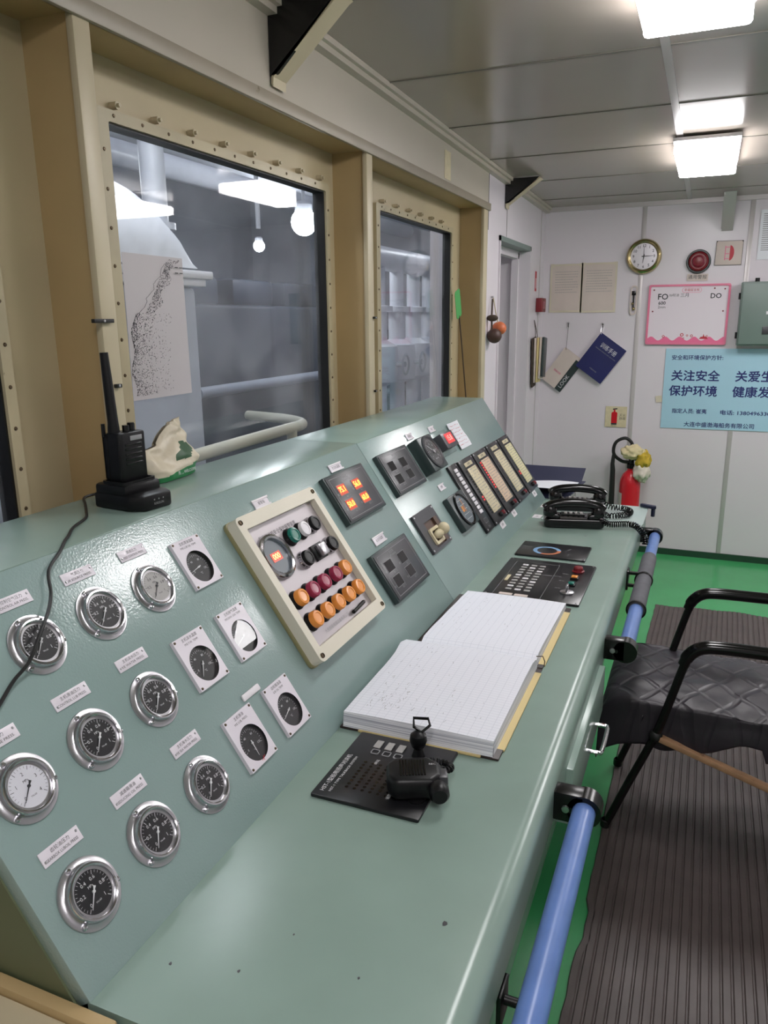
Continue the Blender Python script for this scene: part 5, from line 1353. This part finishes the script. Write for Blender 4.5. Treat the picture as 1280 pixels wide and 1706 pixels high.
t = thing('hanging_plate', 'narrow white plate with a dark latch, hung left of the pink-framed board', 'wall plate', back(-.452, 1.597, .004))
MB().ring(rrect(.040, .175, .018), rrect(.026, .158, .012), 0, .007).build('frame', M['oldpaper'], t)
MB().box(-.012, .012, .030, .055, .001, .006, bev=.002).cyl((0, -.06, .005), (0, .03, .005), .004, seg=10).build('latch', M['blackpaint'], t)
MB().sphere((-.003, -.02, .010), .008).sphere((.004, -.05, .010), .009).build('clasp', M['brass'], t)

t = thing('alarm_bell', 'dark red round alarm sounder beside the clock', 'alarm', back(-.099, 1.811, .0045))
MB().lathe([(0, 0), (.066, 0), (.068, .004), (.068, .012), (.064, .018), (.058, .018), (.056, .012)], 44).build('base', M['darkframe'], t)
MB().lathe([(.056, .012), (.054, .026), (.047, .032), (.044, .028), (.036, .028), (.034, .034), (.022, .038), (0, .039)], 44).build('dome', M['darkred'], t)
MB().lathe([(.026, .038), (.028, .041), (.030, .038)], 36).build('ring', M['pink'], t)
t = thing('alarm_tag', 'small paper tag with black characters under the red sounder', 'label', back(-.098, 1.722, .0045, -.02))
MB().box(-.058, .058, -.020, .020, 0, .0006).build('sheet', M['oldpaper'], t, smooth=0); text('通用警报', .026, M['inktext'], t, 0, 0, .0009)

t = thing('muster_sign', 'small square sign with a red half-round symbol, right of the sounder', 'sign', back(.061, 1.853, .0045, -.012))
MB().box(-.072, .072, -.068, .068, 0, .0025, bev=.0005).build('plate', M['oldpaper'], t)
MB().ring(rect(.144, .136), rect(.140, .132), .0025, .0032).build('border', M['inktext'], t, smooth=0)
hp = [polar(.042, a) for a in range(-90, 91, 10)]
MB().prism([(x * .55 + .004, y) for x, y in hp], .0026, .003).build('symbol', M['redtext'], t, smooth=0)
MB().box(-.022, -.018, -.04, .04, .0026, .003).box(-.018, .002, .030, .034, .0026, .003).box(-.018, .002, -.006, -.002, .0026, .003).box(-.018, .002, -.034, -.030, .0026, .003).build('symbol_lines', M['pinkprint'], t, smooth=0)
for sx in (-1, 1): MB().sphere((sx * .068, .064, .003), .003).build('pin', M['rope'], t)

t = thing('whiteboard', 'white message board with a pink frame on the end wall', 'whiteboard', back(-.1375, 1.508, .0045, -.004))
MB().box(-.222, .222, -.172, .172, 0, .008).build('panel', M['board'], t)
MB().ring(rrect(.456, .352, .012), rrect(.432, .328, .008), 0, .014).build('frame', M['pinkframe'], t)
pk = MB()
wv = [(-.216 + .432 * k / 60, -.140 + .012 * math.sin(k * .55)) for k in range(61)]
for (a, b), (c_, d_) in zip(wv, wv[1:]): pk.quad([(a, -.164, .0084), (c_, -.164, .0084), (c_, d_, .0084), (a, b, .0084)])
pk.build('pink_wave', M['pinkprint'], t, smooth=0)
for (x, y, r_) in ((-.02, -.118, .010), (.01, -.122, .006), (-.01, -.138, .005), (.035, -.124, .008), (-.125, -.128, .008), (.12, -.125, .006)):
    MB().ring(circle(r_, 20, x, y), circle(r_ * .55, 20, x, y), .0085, .0088).build('bubble', M['redtext'], t, smooth=0)
MB().prism([(.078, -.142), (.128, -.142), (.118, -.128), (.108, -.128), (.102, -.112), (.098, -.128), (.086, -.130)], .0085, .0088).build('boat_mark', M['redtext'], t, smooth=0)
MB().ring(rrect(.108, .030, .014, .015, .142), rrect(.104, .026, .012, .015, .142), .0082, .0086).build('title_outline', M['pinkprint'], t, smooth=0)
text('幸福留言板', .018, M['redtext'], t, .015, .142, .0086, fit=.085)
text('FO', .048, M['inktext'], t, -.145, .104, .0086, bold=.0008); text('0#轻油', .018, M['inktext'], t, -.082, .113, .0086); text('600', .028, M['inktext'], t, -.148, .068, .0086, bold=.0006); text('2mm', .022, M['inktext'], t, -.148, .045, .0086)
text('三月', .026, M['inktext'], t, -.022, .112, .0086); text('DO', .040, M['inktext'], t, .150, .106, .0086, bold=.0008)
for (x, y) in ((-.198, .145), (.196, .146), (-.198, .02), (.196, .02), (.14, .150)): MB().sphere((x, y, .009), .0045, sz=.5).build('magnet', M['darkred'], t)

t = thing('wall_cabinet', 'grey-green wall cabinet cut by the right edge of the photo', 'wall cabinet', back(.345, 1.508, .0045))
MB().box(-.200, .20, -.178, .178, 0, .090, bev=.004).build('case', M['greybox'], t)
MB().box(-.192, .19, -.170, .170, .0905, .100, bev=.003).build('door', M['greybox'], t)
for z in (.10, -.12): MB().cyl((-.206, z - .018, .085), (-.206, z + .018, .085), .006, seg=12).build('hinge', M['black'], t)
MB().box(-.060, .02, -.003, .014, .1002, .1010).build('label_plate', M['white'], t)
text('配电箱', .014, M['inktext'], t, -.02, .006, .1014)
MB().box(-.072, -.02, -.115, -.07, .1002, .104, bev=.002).build('lock_plate', M['darkgrey'], t)
MB().cyl((-.12, .178, .04), (-.12, .20, .04), .012, seg=14).build('cable_gland', M['black'], t)

t = thing('policy_poster', 'pale blue safety policy poster with dark blue Chinese text', 'poster', back(.09, 1.066, .0045, .002))
MB().box(-.330, .345, -.243, .243, 0, .0012).build('sheet', M['poster'], t, smooth=0)
PX = lambda x: x - .09
PZ = lambda z: z - 1.066
text('安全和环境保护方针:', .031, M['navy'], t, PX(-.205), PZ(1.253), .0015, 'LEFT', fit=.290, bold=.0006)
text('关注安全', .068, M['navy'], t, PX(-.200), PZ(1.142), .0015, 'LEFT', fit=.275, bold=.0016); text('关爱生命', .068, M['navy'], t, PX(.160), PZ(1.142), .0015, 'LEFT', fit=.275, bold=.0016)
text('保护环境', .068, M['navy'], t, PX(-.206), PZ(1.050), .0015, 'LEFT', fit=.275, bold=.0016); text('健康发展', .068, M['navy'], t, PX(.152), PZ(1.050), .0015, 'LEFT', fit=.275, bold=.0016)
text('指定人员: 崔夷', .031, M['navy'], t, PX(-.180), PZ(.929), .0015, 'LEFT', fit=.200, bold=.0006); text('电话: 1380496330', .031, M['navy'], t, PX(.093), PZ(.927), .0015, 'LEFT', fit=.275, bold=.0006)
text('大连中盛渤海船务有限公司', .032, M['navy'], t, PX(-.105), PZ(.848), .0015, 'LEFT', fit=.395, bold=.0006)

def hook(x, z, label):
    t = thing('wall_hook', label, 'hook', back(x, z, .0045), 'hooks for the hanging booklets')
    MB().lathe([(0, 0), (.008, 0), (.008, .003), (0, .004)], 14).build('plate', M['steel'], t)
    MB().tube(smooth_path([(0, 0, .003), (0, -.004, .016), (0, -.016, .020), (0, -.022, .012), (0, -.016, .007)], 4), .0022, 8).build('hook', M['blackpaint'], t)
hook(-.838, 1.462, 'hook holding the string of the cream booklet'); hook(-.625, 1.458, 'hook holding the navy booklet by its ring')
A = math.radians(-35.6)
t = thing('booklet', 'cream hanging booklet with a black band along one edge', 'booklet', back(-.8605, 1.171, .0085, A), 'booklets hung on the end wall')
MB().box(-.074, .074, -.1225, .1225, 0, .010, bev=.001).build('pages', M['paper'], t)
MB().box(-.0755, .0755, -.124, .124, .0101, .0115).build('cover', M['oldpaper'], t)
MB().box(.030, .0756, -.124, .10, .01155, .0121).build('dark_band', M['darkframe'], t)
text('LOOK', .034, M['whitetext'], t, .052, -.055, .0124, rot=math.pi / 2); text('船舶垃圾', .014, M['pinkprint'], t, -.02, -.03, .0124)
MB().tube([(-.060, .112, .0135), (-.075, .135, .012), (-.146, .246, .012)], .0012, 6).build('string', M['rope'], t)
t = thing('booklet', 'navy blue hanging booklet with white Chinese title', 'booklet', back(-.6235, 1.2465, .022, A), 'booklets hung on the end wall')
MB().box(-.096, .096, -.125, .125, 0, .012, bev=.001).build('pages', M['paper'], t)
MB().box(-.098, .098, -.127, .127, .0121, .0136).build('cover', M['navycover'], t)
text('训练手册', .036, M['whitetext'], t, .005, .068, .0140, fit=.115); text('TRAINING MANUAL FOR LIFE SAVING', .009, M['greytext'], t, .005, .038, .0140); text('中国船级社编', .009, M['greytext'], t, .005, -.085, .0140)
MB().tube([(-.090, .118, .0145), (-.110, .135, .008), (-.122, .165, .002), (-.105, .160, .004), (-.088, .125, .012)], .0015, 6).build('ring', M['steel'], t)

t = thing('extinguisher_sign', 'small cream sticker with a red extinguisher picture, low on the end wall', 'sign', back(-.512, .879, .0045, -.004))
MB().box(-.066, .066, -.066, .066, 0, .0008).build('film', M['cream'], t, smooth=0)
sg = MB(); sg.prism(rrect(.036, .082, .010, -.010, -.010), .0009, .0012).prism(rect(.010, .014, -.010, .038), .0009, .0012); sg.build('picture', M['red'], t, smooth=0)
MB().prism([(-.022, .044), (.006, .048), (.006, .056), (-.020, .052)], .0009, .0013).box(-.0275, .0075, -.051, -.040, .0013, .0016).build('picture_outline', M['inktext'], t, smooth=0)
text('灭火\n器箱', .020, M['inktext'], t, .040, .0, .0010); text('FIRE EXT.', .010, M['inktext'], t, -.01, -.058, .0010)

t = thing('notice_sheet', 'printed white sheet at the right edge of the photo, above the grey cabinet', 'notice', back(.315, 1.945, .0045), 'faded notices on the end wall')
MB().box(-.105, .105, -.135, .135, 0, .0008).build('sheet', M['paper'], t, smooth=0)
ln = MB()
for k in range(18): ln.quad([(-.09, .11 - k * .0115, .001), (.09 - (k % 5) * .012, .11 - k * .0115, .001), (.09 - (k % 5) * .012, .114 - k * .0115, .001), (-.09, .114 - k * .0115, .001)])
ln.build('print', M['greytext'], t, smooth=0)
tag(MB().box(-.018, .018, -.020, .020, 0, .0012).build('tape_patch', M['film'], None, back(-.262, 1.00, .0045, .15), 0), 'yellowed tape scrap sticking out beside the blue poster', 'tape')

# ------------------------------------------------------------------ things on the side wall beyond the windows
t = thing('fire_sticker', 'narrow red sticker with a white centre by the room corner', 'sticker', left(4.845, 1.715))
MB().box(-.022, .022, -.058, .058, 0, .0012).build('film', M['redtext'], t, smooth=0); MB().box(-.008, .008, -.042, .018, .0013, .0016).build('white_field', M['white'], t, smooth=0)
t = thing('call_point', 'dark red call point box at the room corner', 'call point', left(4.93, 1.575))
MB().box(-.060, .060, -.042, .042, 0, .040, bev=.004).build('case', M['darkred'], t); MB().box(-.03, .03, -.022, .022, .0402, .0412).build('window', M['pink'], t)
t = thing('hanging_booklets', 'bundle of booklets hung on a wire loop beside the room corner', 'booklets', left(4.83, 1.43, .002))
MB().tube([(-.012, .055, .004), (-.006, .0, .012), (-.03, -.06, .02), (.0, -.07, .03), (.012, 0, .014), (-.012, .055, .005)], .0022, 6).build('wire_loop', M['rope'], t)
for k, (dx, tl, m_, h_) in enumerate(((-.065, .10, 'rope', .30), (-.035, .05, 'oldpaper', .27), (0.00, -.02, 'tanboard', .27), (.030, -.07, 'oldpaper', .25), (.060, -.10, 'darkframe', .24))):
    T = Matrix.Translation((dx * .5, -.05, .006 + .014 * k)) @ Matrix.Rotation(tl, 4, 'Z')
    MB().box(-.050, .050, -h_, 0, 0, .010, bev=.001, T=T).build('booklet', M[m_], t)
t = thing('hanging_floats', 'orange and dark brown balls hung on cords at the end of the window wall', 'ornament', left(3.80, 1.60, .002))
MB().lathe([(0, 0), (.005, 0), (.005, .012), (0, .013)], 10).build('nail', M['steel'], t)
MB().tube([(-.02, -.01, .012), (-.05, -.10, .018), (-.06, -.20, .025)], .0045, 8).build('dark_cord', M['rope'], t)
MB().tube([(0, 0, .010), (.008, -.08, .024), (.018, -.125, .032)], .0030, 8).build('light_cord', M['lip'], t)
MB().sphere((.030, -.150, .036), .033, sz=1.1).build('orange_ball', M['terracotta'], t); MB().sphere((-.045, -.185, .032), .036).build('dark_ball', M['darkfloat'], t); MB().sphere((-.06, -.10, .024), .016, sz=1.8).build('knot', M['rope'], t)
t = thing('fly_swatter', 'green fly swatter standing in the corner of the second window', 'fly swatter', basis((0, 1, 0), (0, 0, 1), (1, 0, 0), (-1.07, 3.516, 1.36)) @ Matrix.Rotation(.32, 4, 'Z'))
gr = MB().prism(rrect(.075, .125, .014, 0, .215), -.001, .001)
gr.build('paddle', M['green_net'], t)
MB().tube([(0, .16, 0), (0, 0, .001), (0, -.364, .0)], .0032, 8).build('handle', M['rope'], t)
tag(MB().box(-.038, .038, -.052, .052, 0, .0010).build('tape_patch', M['cream'], None, left(3.095, 2.085, .0005), 0), 'yellowed strip of tape on the lining above the second window', 'tape')
